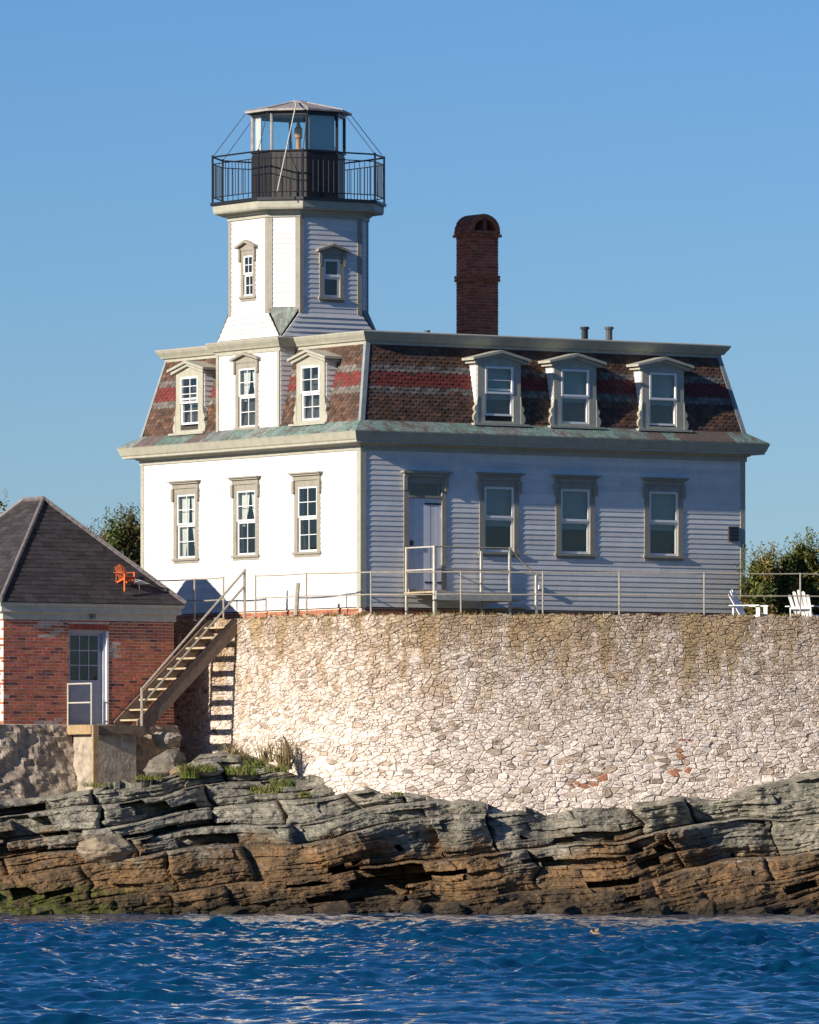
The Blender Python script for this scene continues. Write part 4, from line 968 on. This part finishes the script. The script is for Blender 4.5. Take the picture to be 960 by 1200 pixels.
# ================================================================== RAILING ON THE WALL
def rail_run(label, S_, group=None, tops=(7.46,), mids=(6.98,), mats=M_PIPE):
    base = wall_xy(S_[0]); t = thing('railing', label, 'railing', (float(base[0]), float(base[1]), 6.5), WF)
    pts = []
    for s in S_:
        x, y = wall_xy(s); n = wall_n(s); p = (x - n[0] * .18, y - n[1] * .18); pts.append(p)
        mb = MB(); mb.tube([(*p, 6.35), (*p, 7.47)], .020, 7); build(mb, 'post', mats, t)
    for z in (7.45, 6.96):
        for i in range(len(S_) - 1):
            sub = [S_[i] + (S_[i + 1] - S_[i]) * k / 4 for k in range(5)]; q = []
            for s in sub: x, y = wall_xy(s); n = wall_n(s); q.append((x - n[0] * .18, y - n[1] * .18, z - .012 * (1 - (2 * (s - S_[i]) / (S_[i + 1] - S_[i]) - 1) ** 2)))
            mb = MB(); mb.tube(q, .0155, 6); build(mb, 'rail', mats, t)
    return t
def s_px(px):  # station on the wall where a photo column meets it
    pxs = CX + F * WC[:, 0] / WC[:, 1]; return float(np.interp(px, pxs, WS))
rail_run('long two-pipe railing along the top of the sea wall', [s_px(p) for p in (291.5, 352, 431, 541, 638, 728, 828, 941, 1050, 1160)])
rail_run('short pipe railing between the brick building and the stair head', [s_px(p) for p in (254, 220, 178, 120)])
# odd pipes on the terrace
b0 = at(346, 716, 172.9); mb = MB(); mb.tube([(b0.x, b0.y, 6.3), (b0.x + .06, b0.y + .1, 7.25)], .05, 7); tag(build(mb, 'standpipe', M_PIPE, None, WF), 'leaning grey standpipe by the front wall of the house', 'pipe')

# ================================================================== BRICK BUILDING
BU, BV, BW, BD = -2.385, 4.0, 4.43, 4.8
FB = Plane((BU, BV), (-1, 0), (0, -1)); FBL = Plane((BU - BW, BV), (0, 1), (-1, 0)); FBR = Plane((BU, BV), (0, 1), (1, 0)); FBB = Plane((BU, BV + BD), (-1, 0), (0, 1))
bld = thing('brick_building', 'small red brick building with dark hip roof beside the lighthouse', 'building', (BU - BW / 2, BV + BD / 2, 2.6))
ZBB0, ZBB1 = 4.13, 6.47
o0, o1 = FB.a(127), FB.a(80.5); oz0 = FB.z(104, 850) - .02; oz1 = FB.z(104, 738.5)
BR = Pieces('brick', 'bricks', M_BRICK, bld)
for pl, L_, hs, vis in ((FB, BW, [(o0, o1, oz0 - .3, oz1)], 1.), (FBL, BD, [], .3), (FBR, BD, [], .01), (FBB, BW, [], .005)):
    mb = MB()
    for c in cells(.0 if pl in (FB, FBB) else .2, L_ if pl in (FB, FBB) else L_ - .2, ZBB0 - .05, ZBB1, hs): mb.pbox(pl, c[0], c[1], -.2, -.007, c[2], c[3])
    wl = build(mb, 'wall', M_MORTAR, bld)
    n = round((ZBB1 - ZBB0) / .0705); h = (ZBB1 - ZBB0) / n
    for i in range(n):
        za = ZBB0 + i * h; a = -.105 if i % 2 else 0.0; zm = za + h / 2
        hh_ = [q for q in hs if q[2] < zm < q[3] + (.14 if pl is FB else 0)]
        while a < L_:
            s0, s1 = max(a, 0) + .004, min(a + .206, L_) - .004; a += .2145
            if s1 - s0 < .02: continue
            segs = [(s0, s1)]
            for q in hh_:
                q0, q1 = (q[0] - .02, q[1] + .02) if zm > q[3] else (q[0], q[1])
                segs = [x for sg in segs for x in ((sg[0], min(sg[1], q0 - .003)), (max(sg[0], q1 + .003), sg[1])) if x[1] - x[0] > .02]
            for sg in segs:
                g = random.uniform(.72, 1.18); tint = (.47 * g, .13 * g * random.uniform(.85, 1.25), .065 * g)
                am = (sg[0] + sg[1]) / 2
                f_ = math.sin(am * 2.1 + 1) * math.sin(zm * 2.7 + am) + random.uniform(-.5, .5)
                if f_ > .95: tint = (.48 * g, .36 * g, .29 * g)          # lime bloom
                elif random.random() < .1: tint = (.18 * g, .06 * g, .045 * g)
                k = MB(); k.pbox(pl, sg[0], sg[1], -.10, random.uniform(-.003, .004), za + .0085, za + h - .0085, tint); BR.add(wl, k, (sg[1] - sg[0]) * vis)
nl = 14
for i in range(nl):
    a, b = lerp(o0 - .02, o1 + .02, i / nl), lerp(o0 - .02, o1 + .02, (i + 1) / nl); g = random.uniform(.8, 1.15); k = MB(); k.pbox(FB, a + .004, b - .004, -.10, .006, oz1 + .005, oz1 + .138, (.36 * g, .095 * g, .065 * g)); BR.add(bld, k, .21)
BR.emit()
# door of the brick building, set back in its opening
mb = MB()
mb.pbox(FB, o0, o0 + .10, -.18, -.05, oz0, oz1); mb.pbox(FB, o1 - .05, o1, -.18, -.05, oz0, oz1); mb.pbox(FB, o0 + .1, o1 - .05, -.18, -.052, oz1 - .07, oz1)
bd = build(mb, 'door', M_DOORG, bld); bd['label'] = 'grey panelled door with nine panes'
mb = MB(); mb.pbox(FB, o0 + .001, o0 + .05, -.05, .012, oz0 + .05, oz1 - .02); build(mb, 'sunlit_reveal', M_SASH, bd)  # white strip stands in for sunlight on the door reveal
e0, e1 = o0 + .10, o1 - .05; gz0 = FB.z(104, 797); gz1 = FB.z(104, 745)
mb = MB()
for c in cells(e0, e1, oz0, oz1 - .07, [(e0 + .10, e1 - .06, gz0, gz1)]): mb.pbox(FB, c[0], c[1], -.17, -.12, c[2], c[3])
build(mb, 'door_leaf', M_DOORG, bd)
mb = MB(); gw0, gw1 = e0 + .10, e1 - .06
for i in (1, 2): x = lerp(gw0, gw1, i / 3); mb.pbox(FB, x - .012, x + .012, -.15, -.118, gz0, gz1)
for i in (1, 2): z = lerp(gz0, gz1, i / 3); mb.pbox(FB, gw0, gw1, -.149, -.119, z - .012, z + .012)
build(mb, 'muntins', M_DOORG, bd)
for i in range(3):
    for j in range(3):
        mb = MB(); mb.pbox(FB, lerp(gw0, gw1, i / 3) + .010, lerp(gw0, gw1, (i + 1) / 3) - .010, -.142, -.137, lerp(gz0, gz1, j / 3) + .010, lerp(gz0, gz1, (j + 1) / 3) - .010); build(mb, 'pane', M_GLASS, bd)
mb = MB(); mb.pbox(FB, e0, e1, -.6, -.55, oz0, oz1); build(mb, 'dark_lobby', M_DARK, bd)
mb = MB(); mb.pbox(FB, e0 + .10, e1 - .06, -.119, -.112, oz0 + .12, gz0 - .25); build(mb, 'door_panel', M_DOORG, bd)
BRECT = (BU - BW, BU, BV, BV + BD)
ring([(-.05, 6.44), (.035, 6.44), (.035, 6.56), (.06, 6.585), (.09, 6.60), (.13, 6.605), (.13, 6.63), (.115, 6.64), (.115, 6.72), (.16, 6.74), (.18, 6.80), (.18, 6.825), (-.05, 6.83)], BRECT, M_GTRIM, 'eave', bld)
mb = MB(); a, z = FB.hit(107, 722.5); mb.pbox(FB, a - .05, a + .05, .037, .10, z - .05, z + .04); build(mb, 'door_lamp', M_FLUE, bld)
# hip roof
RO = .19; ZR0, ZR1 = 6.83, 9.20; AU = BU - BW / 2; AV0 = BV + 2.0; AV1 = AV0 + .85
e_ = [(BU - BW - RO, BV - RO), (BU + RO, BV - RO), (BU + RO, BV + BD + RO), (BU - BW - RO, BV + BD + RO)]
mb = MB(); mb.add([(*p, ZR0 - .02) for p in e_] + [(AU, AV0, ZR1 - .02), (AU, AV1, ZR1 - .02)], [(0, 1, 4), (1, 2, 5, 4), (2, 3, 5), (3, 0, 4, 5), (3, 2, 1, 0)])
br = build(mb, 'roof', M_ROOFCORE, bld)
BS = Pieces('shingle', 'shingles', M_DROOF, bld)
def dcol(i):
    g = random.uniform(.75, 1.3); return (.046 * g, .040 * g, .042 * g)
sl_f = Plane((BU - BW, BV), (1, 0), (0, -1)); sl_l = Plane((BU - BW, BV), (0, 1), (-1, 0)); sl_r = Plane((BU, BV), (0, 1), (1, 0))
shingle_rows(BS, br, sl_f, BW, ZR0, ZR1, RO, -2.0, 24, .30, dcol, lambda a, z: False, (-RO, BW / 2), (-RO, BW / 2), scallop=False, size=1.)
shingle_rows(BS, br, sl_l, BD, ZR0, ZR1, RO, -BW / 2, 24, .30, dcol, lambda a, z: False, (-RO, 2.0), (-RO, BD - 2.85), scallop=False, size=.7)
shingle_rows(BS, br, sl_r, BD, ZR0, ZR1, RO, -BW / 2, 24, .30, dcol, lambda a, z: False, (-RO, 2.0), (-RO, BD - 2.85), scallop=False, size=.01)
BS.emit()
M_HIP = mat('hip_flashing', (.17, .15, .145), .6, namt=.3)
for A, B_ in ((e_[0], (AU, AV0)), (e_[1], (AU, AV0)), (e_[2], (AU, AV1)), (e_[3], (AU, AV1)), ((AU, AV0), (AU, AV1))):
    z0_ = ZR0 if A in e_ else ZR1; mb = MB(); mb.tube([(*A, z0_ + .03), (*B_, ZR1 + .03)], .055, 6); build(mb, 'hip_cap', M_HIP, br)
# rough foundation under it
FND = MB(); n_a, n_z = 90, 44
V = []; Tn = []
for j in range(n_z + 1):
    for i in range(n_a + 1):
        a = -.05 + (BW + 1.6) * i / n_a; z = 2.2 + (ZBB0 + .02 - 2.2) * j / n_z
        nn = float(fbm(np.array(a * 1.3), np.array(z * 1.7), .3, 4)); rg = 1 - abs(float(vnoise(np.array(a * 2.3), np.array(z * 3.1), 1.))); d = .06 + .05 * nn + .08 * rg ** 2 + .035 * float(vnoise(np.array(a * 9.), np.array(z * 13.), 1.)) + (.35 * (1 - j / n_z) ** 2)
        if j == n_z: d = -.1
        V.append(FB.p(a, d, z)); g = .9 + .3 * nn; Tn.append((.38 * g, .31 * g, .235 * g))
Fc = [(j * (n_a + 1) + i, j * (n_a + 1) + i + 1, (j + 1) * (n_a + 1) + i + 1, (j + 1) * (n_a + 1) + i) for j in range(n_z) for i in range(n_a)]
FND.add(V, Fc); FND.t = Tn; build(FND, 'foundation', M_BASE, bld, recalc=False)
mb = MB(); mb.box(BU - BW + .02, BU - .02, BV + .15, BV + BD - .02, 2.2, ZBB0 - .06); build(mb, 'foundation_core', M_CONC, bld)

# ---------- landing and stair
SV0, SV1 = 2.93, 3.90          # near and far side of the stair
FS = Plane((0, SV0), (-1, 0), (0, -1))      # near face of stair and landing: a runs to the left
sa0 = FS.a(166); sa1 = FS.a(276); zland = FS.z(140, 850); zhead = 6.42
lnd = thing('landing', 'timber landing with white pipe rails at the brick building door', 'landing', (-(sa0 + .8), 3.35, 2.6))
la0, la1 = sa0 - .05, FS.a(109) + .04
for i in range(9):
    v0_, v1_ = lerp(SV0, BV - .04, i / 9), lerp(SV0, BV - .04, (i + 1) / 9) - .008; k = MB(); k.box(-la1, -la0, v0_, v1_, zland - .04, zland); build(k, 'deck_board', M_DECK, lnd)
k = MB(); k.box(-la1, -la0, SV0 - .05, SV0 - .003, zland - .20, zland - .002); build(k, 'rim_board', M_WOOD, lnd)
k = MB(); k.box(-la1 - .05, -la1 - .003, SV0 - .05, BV - .04, zland - .20, zland + .004); build(k, 'rim_board', M_DECK, lnd)
k = MB(); k.box(-la1 - .03, -la1 + .11, SV0 - .13, SV0 - .055, 2.3, zland - .0); build(k, 'support_post', M_DECK, lnd)
a, z = FS.hit(158, 850); k = MB(); k.box(-a - .06, -a + .06, SV0 + .3, SV0 + .42, 2.3, zland - .05); build(k, 'support_post', M_WOOD, lnd)
for vv in (SV0, BV - .06):
    k = MB(); k.tube([(-la1 + .0, vv, zland), (-la1, vv, zland + .93)], .019, 6); build(k, 'post', M_WPIPE, lnd)
for zz in (.92, .50):
    k = MB(); k.tube([(-la1, SV0, zland + zz), (-la1, BV - .06, zland + zz)], .019, 6); build(k, 'rail', M_WPIPE, lnd)
# concrete pier below
p0, p1 = FS.a(163), FS.a(112)
k = MB(); k.box(-p1, -p0, SV0 + .12, SV0 + .95, 2.3, zland - .21); tag(build(k, 'concrete_pier', M_CONC), 'square grey concrete pier under the timber landing', 'pier')
stair = thing('stair', 'steep timber stair with pipe handrails climbing to the wall top', 'stair', (-(sa0 + sa1) / 2, 3.2, zland))
def spt(t): return (-lerp(sa0, sa1, t), lerp(zland, zhead, t))
for vv in (SV0, SV1):
    (x0, z0_), (x1, z1_) = spt(0), spt(1); k = MB(); h_ = .16
    poly = [(x0 - .12, z0_ - .12), (x0 + .12, z0_ - .14), (x1 + .05, z1_ - .24), (x1 + .05, z1_ + .06), (x1 - .08, z1_ + .08), (x0 - .12, z0_ + .10)]
    k.prism([(x, vv - .025, z) for x, z in poly], [(x, vv + .025, z) for x, z in poly]); build(k, 'stringer', M_WOOD, stair)
NT = 10
for i in range(NT):
    x, z = spt((i + .6) / NT); k = MB(); k.box(x - .13, x + .13, SV0 + .026, SV1 - .026, z - .035, z + .005); build(k, 'tread', M_TREAD, stair)
hx, hz = spt(1.10)
for vv, m_ in ((SV0, M_PIPE),):
    (x0, z0_), (x1, z1_) = spt(.0), spt(1.0)
    k = MB(); k.tube([(x0 - .02, vv - .04, z0_ - .02), (x0 - .02, vv - .04, z0_ + .84)], .03, 6); build(k, 'post', m_, stair)
    k = MB(); k.tube([(x1 + .22, vv - .04, z1_ - .1), (x1 + .22, vv - .04, z1_ + 1.20)], .03, 6); build(k, 'post', m_, stair)
    for o_ in (.82, .48):
        k = MB(); k.tube([(x0, vv - .04, z0_ + o_), (x1 + .22, vv - .04, z1_ + o_ + .34)], .025, 6); build(k, 'handrail', M_PIPE, stair)

# ================================================================== CHAIRS
def adirondack(loc, rz, sc_, m, label, legs=0.0):
    fr = Frame(rz, (loc[0], loc[1])); z0 = loc[2]; S = lambda *p: tuple(q * sc_ for q in p)
    t = thing('garden_chair', label, 'chair', (0, 0, z0), fr, None)
    def bx(name, x0, x1, y0, y1, za, zb):
        k = MB(); k.box(x0 * sc_, x1 * sc_, y0 * sc_, y1 * sc_, z0 + za * sc_, z0 + zb * sc_); build(k, name, m, t, fr)
    # front is +x
    for i in range(6): # seat slats, sloping back
        x = .42 - i * .085; z = .37 - i * .028
        k = MB(); k.hexa([(sc_ * a, sc_ * b, z0 + sc_ * c) for a, b, c in ((x - .07, -.26, z - .045), (x, -.26, z - .02), (x, .26, z - .02), (x - .07, .26, z - .045), (x - .07, -.26, z - .023), (x, -.26, z), (x, .26, z), (x - .07, .26, z - .023))]); build(k, 'seat_slat', m, t, fr)
    for i in range(5):
        y = -.2 + i * .1; h_ = (.86, .95, .99, .95, .86)[i]; fan = y * .28
        k = MB(); xb, xt = -.03, -.40
        A = [(xb, y - .046, .20), (xb, y + .046, .20), (lerp(xb, xt, .95), y + fan + .046, h_ - .03), (xt, y + fan + .025, h_), (xt, y + fan - .025, h_), (lerp(xb, xt, .95), y + fan - .046, h_ - .03)]
        k.prism([(sc_ * a, sc_ * b, z0 + sc_ * c) for a, b, c in A], [(sc_ * (a - .022), sc_ * b, z0 + sc_ * (c - .006)) for a, b, c in A]); build(k, 'back_slat', m, t, fr)
    for s in (-1, 1):
        bx('arm', -.36, .46, s * .34 - .06, s * .34 + .06, .56, .585)
        bx('leg', .34, .44, s * .29 - .013, s * .29 + .013, -legs if s < 0 else 0, .56)
        k = MB(); A = [(.40, .36), (.40, .26), (-.45, -.0), (-.52, -.0), (-.50, .06)]
        k.prism([(sc_ * a, sc_ * (s * .262 - .012), z0 + sc_ * c) for a, c in A], [(sc_ * a, sc_ * (s * .262 + .012), z0 + sc_ * c) for a, c in A]); build(k, 'leg', m, t, fr)
        bx('back_brace', -.30, -.26, s * .29 - .013, s * .29 + .013, .10, .56)
    bx('back_rail', -.31, -.28, -.28, .28, .50, .56)
    return t
adirondack(((876 - CX) / F * 175.0, 175.0, 6.30), rad(-22), .88, M_WCHAIR, 'white slatted garden chair near the corner of the house, seen from its side')
adirondack(((944 - CX) / F * 175.6, 175.6, 6.30), rad(62), .88, M_WCHAIR, 'white slatted garden chair by the hedge, its rounded back to the sea')
# orange chair and a gull on the dark roof
k_ = (BU - .95, ); fa = sl_f.hit(146, 690, -.12)[0]; dR = -.12; zR = lerp(ZR0, ZR1, (RO - dR) / (RO + 2.0))
pw = HF.w(sl_f.p(fa, dR, 0)); adirondack((pw.x, pw.y, zR + .10), rad(-52), .46, M_ORANGE, 'small orange slatted chair standing on the dark hip roof', legs=.35)
def gull(name, loc, rz, sc_, m, label, flying=False):
    fr = Frame(rz, (loc[0], loc[1])); z0 = loc[2]; t = thing(name, label, 'bird', (0, 0, z0), fr)
    r0 = random.Random(2); k = MB(); P = [(-.30, 0, .13), (-.18, 0, .15), (0, 0, .17), (.12, 0, .20), (.18, 0, .25), (.23, 0, .27), (.30, 0, .265)]
    R_ = [.012, .05, .085, .07, .045, .045, .008]
    k.tube([(sc_ * a, sc_ * b, z0 + sc_ * c) for a, b, c in P], [q * sc_ for q in R_], 8); build(k, 'body', m, t, fr, smooth=True)
    for s in (-1, 1):
        k = MB()
        if flying: A = [(.10, s * .05, .20), (.16, s * .25, .33), (.02, s * .55, .42), (-.06, s * .28, .30), (-.08, s * .05, .18)]
        else: A = [(.10, s * .08, .19), (-.05, s * .095, .21), (-.36, s * .03, .12), (-.06, s * .09, .12), (.08, s * .085, .14)]
        k.prism([(sc_ * a, sc_ * b, z0 + sc_ * c) for a, b, c in A], [(sc_ * a, sc_ * b + s * .008, z0 + sc_ * (c + .012)) for a, b, c in A]); build(k, 'wing', m, t, fr)
        if not flying: k = MB(); k.tube([(0, sc_ * s * .03, z0 - .06), (0, sc_ * s * .03, z0 + sc_ * .12)], .008, 5); build(k, 'leg', M_BRONZE, t, fr)
fa2 = sl_f.hit(163, 688, -.12)[0]; pw = HF.w(sl_f.p(fa2, dR, 0)); gull('gull', (pw.x, pw.y, zR + .03), rad(200), .72, M_BIRD, 'grey and white gull perched beside the orange chair on the roof')
pb_ = at(698, 1096, 128.0); gull('shore_bird', (pb_.x, pb_.y, pb_.z - .02), rad(160), .32, M_BROWNBIRD, 'small brown bird skimming low over the blue water', True)

# ================================================================== BOULDERS
def boulder(c, r, seed, m, label, tint=None, group=None):
    g = random.Random(seed); bm = bmesh.new(); bmesh.ops.create_icosphere(bm, subdivisions=4, radius=1.0)
    cuts = [Vector((g.gauss(0, 1), g.gauss(0, 1), g.gauss(0, 1))).normalized() for _ in range(13)]; dist = [g.uniform(.62, .92) for _ in cuts]
    for v in bm.verts:
        for n, d in zip(cuts, dist):
            e = v.co.dot(n) - d
            if e > 0: v.co -= n * e * .93
    co = np.array([v.co[:] for v in bm.verts]); nn = fbm(co[:, 0] * 2.6 + seed, co[:, 1] * 2.6, co[:, 2] * 4.5, 5)
    for v, q in zip(bm.verts, nn): v.co *= 1 + .10 * q
    for v in bm.verts: v.co = Vector((v.co.x * r[0], v.co.y * r[1], v.co.z * r[2]))
    me = bpy.data.meshes.new('boulder'); bm.to_mesh(me); bm.free(); me.materials.append(m)
    if tint:
        ca = me.color_attributes.new('tint', 'FLOAT_COLOR', 'POINT'); ca.data.foreach_set('color', np.tile(np.array([*tint, 1.], dtype=np.float32), len(me.vertices)))
    o = bpy.data.objects.new('boulder', me); COL.objects.link(o); o.location = c; o.rotation_euler = (0, g.uniform(-.15, .05), g.uniform(0, .4)); tag(o, label, 'boulder', group)
M_BOULD = mat('boulder_stone', rough=.9, tint=True, nscale=5, namt=.4, bump=.7, bscale=20)
boulder(at(124, 993, 167.2), (.66, .55, .36), 21, M_BOULD, 'rounded tan boulder lying on the ledge below the timber post', (.25, .20, .135))
boulder(at(194, 896, 172.6), (.52, .4, .36), 33, M_BOULD, 'dark squarish boulder wedged beside the concrete pier', (.16, .14, .11))
boulder(at(195, 866, 174.0), (.36, .4, .22), 12, M_BOULD, 'flat grey boulder under the foot of the stair', (.26, .23, .19))
boulder(at(262, 893, 173.0), (.36, .3, .17), 14, M_BOULD, 'pale broken boulder at the foot of the sea wall', (.36, .31, .25))
boulder(at(240, 902, 172.2), (.40, .3, .20), 17, M_BOULD, 'grey boulder among the weeds below the stair shadow', (.27, .25, .21))
boulder(at(213, 905, 172.0), (.28, .25, .14), 19, M_BOULD, 'small tan boulder beside the pier foot', (.30, .22, .13))

gb = random.Random(77)
for i in range(16):
    px_ = (15, 62, 150, 215, 268, 330, 395, 470, 520, 585, 650, 715, 780, 838, 895, 948)[i] + gb.uniform(-14, 14); Yb = 165.1 + gb.uniform(-.3, .25)
    p = at(px_, 1066, Yb); p.z = gb.uniform(-.06, .10); g_ = gb.uniform(.7, 1.3)
    boulder(p, (gb.uniform(.18, .6), gb.uniform(.2, .4), gb.uniform(.12, .28)), 100 + i, M_ROCK, 'low dark brown boulder awash at the foot of the ledge', None, 'boulders along the waterline')
# ================================================================== PLANTS
def leaf_tri(L, c, s, g, col):
    d = Vector((g.gauss(0, 1), g.gauss(0, 1), g.gauss(0, .7) + .3)).normalized(); e = d.cross(Vector((g.gauss(0, 1), g.gauss(0, 1), g.gauss(0, 1)))).normalized() * s * .45; d = d * s
    L.add([c - d * .5, c + e * .5, c + d * .5, c - e * .5], [(0, 1, 2, 3)], col)
def shrub(name, label, base, top, w, dp, seed, cols, nl=2600, group='shrubs behind the house'):
    g = random.Random(seed); h = top - base.z
    t = thing(name, label, 'shrub', (base.x, base.y, base.z), WF, group)
    lobes = []; tr = MB()
    for i in range(15):
        x, y = g.uniform(-1, 1) * w, g.uniform(-1, 1) * dp; q = 1 - .45 * (x / w) ** 2 + g.uniform(-.18, .1); zt = h * q
        for fz in (.92, .62, .3): lobes.append((Vector((base.x + x, base.y + y, base.z + zt * fz)), Vector((.34 * w ** .5, .34 * dp ** .5, .17 * h)) * g.uniform(.75, 1.15)))
        tr.tube([(base.x + x * .25, base.y + y * .25, base.z - .1), (base.x + x * .7, base.y + y * .7, base.z + zt * .5), (base.x + x, base.y + y, base.z + zt * .97)], [.05, .03, .008], 5)
    build(tr, 'trunk', M_BARK, t, WF)
    L = MB()
    for c, r_ in lobes:
        b = g.uniform(.75, 1.25); cc = g.choice(cols)
        for _ in range(3 * nl // len(lobes) + 1):
            p = Vector((g.gauss(0, 1), g.gauss(0, 1), g.gauss(0, 1))); p = p.normalized() * (g.random() ** .45); q = g.uniform(.75, 1.25) * b
            leaf_tri(L, c + Vector((p.x * r_.x, p.y * r_.y, p.z * r_.z)), g.uniform(.09, .16), g, tuple(k * q for k in cc))
        if c.z > base.z + h * .6:
            for _ in range(4): # sprigs
                q0 = c + Vector((g.uniform(-.3, .3), 0, r_.z * .6))
                for k in range(18): leaf_tri(L, q0 + Vector((g.gauss(0, .035), g.gauss(0, .04), k * .026)), .075, g, tuple(kk * b for kk in cc))
    build(L, 'crown', M_LEAF, t, WF, recalc=False)
OL = [(.10, .11, .025), (.075, .095, .022), (.13, .12, .03), (.06, .075, .02), (.12, .095, .03)]
def sh(px, ytop, Y, wpx, seed, label, nl=2600): b = at(px, 700, Y); shrub('shrub', label, Vector((b.x, b.y, 6.25)), CH + (HZ - ytop) * Y / F, wpx / F * Y, .7 if px > 800 else 1.2, seed, OL, nl)
sh(124, 628, 197, 22, 12, 'lower spreading shrub at the foot of the dark roof slope', 3000)
sh(146, 618, 196, 24, 3, 'dense olive green shrub between the dark hip roof and the house', 3800)
sh(-8, 600, 197, 20, 5, 'shrub showing beyond the left hip of the dark roof', 2600)
sh(893, 664, 177.6, 18, 6, 'low olive shrub against the far corner of the house', 3600)
sh(934, 648, 178.2, 30, 7, 'tallest olive shrub behind the white garden chair with the rounded back', 4200)
sh(985, 654, 178.6, 34, 8, 'olive shrub at the end of the hedge past the chairs', 3600)
def tuft(mb, c, n, hmax, spread, g, cols, rad_=.012):
    for _ in range(n):
        a = g.uniform(0, 6.28); q = g.random() ** .5 * spread; b = Vector((c[0] + q * math.cos(a), c[1] + q * math.sin(a) * .5, c[2])); h = g.uniform(.35, 1) * hmax
        lean = Vector((g.gauss(0, .3), g.gauss(0, .3), 1)) * h; m_ = b + lean * .55 + Vector((0, 0, .05 * h)); tp = b + lean * .95 + Vector((lean.x * .5, lean.y * .5, 0)); cc = g.choice(cols); s = Vector((rad_, 0, 0))
        mb.add([b - s, b + s, m_ + s * .7, tp, m_ - s * .7], [(0, 1, 2, 3, 4)], cc)
GR = [(.10, .13, .02), (.14, .15, .03), (.07, .10, .02), (.20, .17, .06)]; DRY = [(.26, .19, .09), (.20, .15, .07), (.14, .13, .05)]
g = random.Random(8)
def grass(label, spots, cols, name='grass'):
    mb = MB()
    for px, py, Y, n, h, s in spots: p = at(px, py, Y); tuft(mb, (p.x, p.y, p.z), n, h, s, g, cols)
    o = build(mb, name, M_LEAF, None, WF, kind='stuff', recalc=False); o['label'] = label; o['category'] = 'grass'
grass('bright green grass at the foot of the sea wall', [(222, 912, 171.7, 240, .38, .22), (240, 905, 171.9, 120, .25, .25), (283, 908, 172.2, 170, .24, .35), (300, 899, 172.6, 90, .25, .3), (325, 905, 172.0, 90, .22, .3), (262, 905, 172.4, 50, .2, .2), (312, 930, 170.6, 200, .24, .35), (330, 922, 170.9, 160, .24, .3), (357, 934, 170.2, 90, .15, .12), (120, 922, 171.2, 60, .14, .4), (175, 914, 171.2, 100, .15, .3), (465, 932, 170.4, 60, .10, .15)], GR)
grass('tall dry weeds growing against the sea wall', [(335, 902, 172.35, 70, 1.0, .14), (280, 893, 173.0, 40, .5, .25), (312, 893, 172.8, 45, .6, .2), (270, 890, 173.2, 40, .5, .15)], DRY, 'weeds')
spots = []
for i in range(46):
    s = s_px(285 + i * 15 + g.uniform(-6, 6)); x, y = wall_xy(s); n = wall_n(s); q = CX + F * (x - n[0] * .1) / (y - n[1] * .1); spots.append((q, HZ - F * (6.47 - CH) / (y - n[1] * .1), y - n[1] * .1, g.randint(6, 34), g.uniform(.05, .16), .22))
grass('scraggly weeds along the top of the sea wall', spots, DRY + GR[:1], 'weeds')
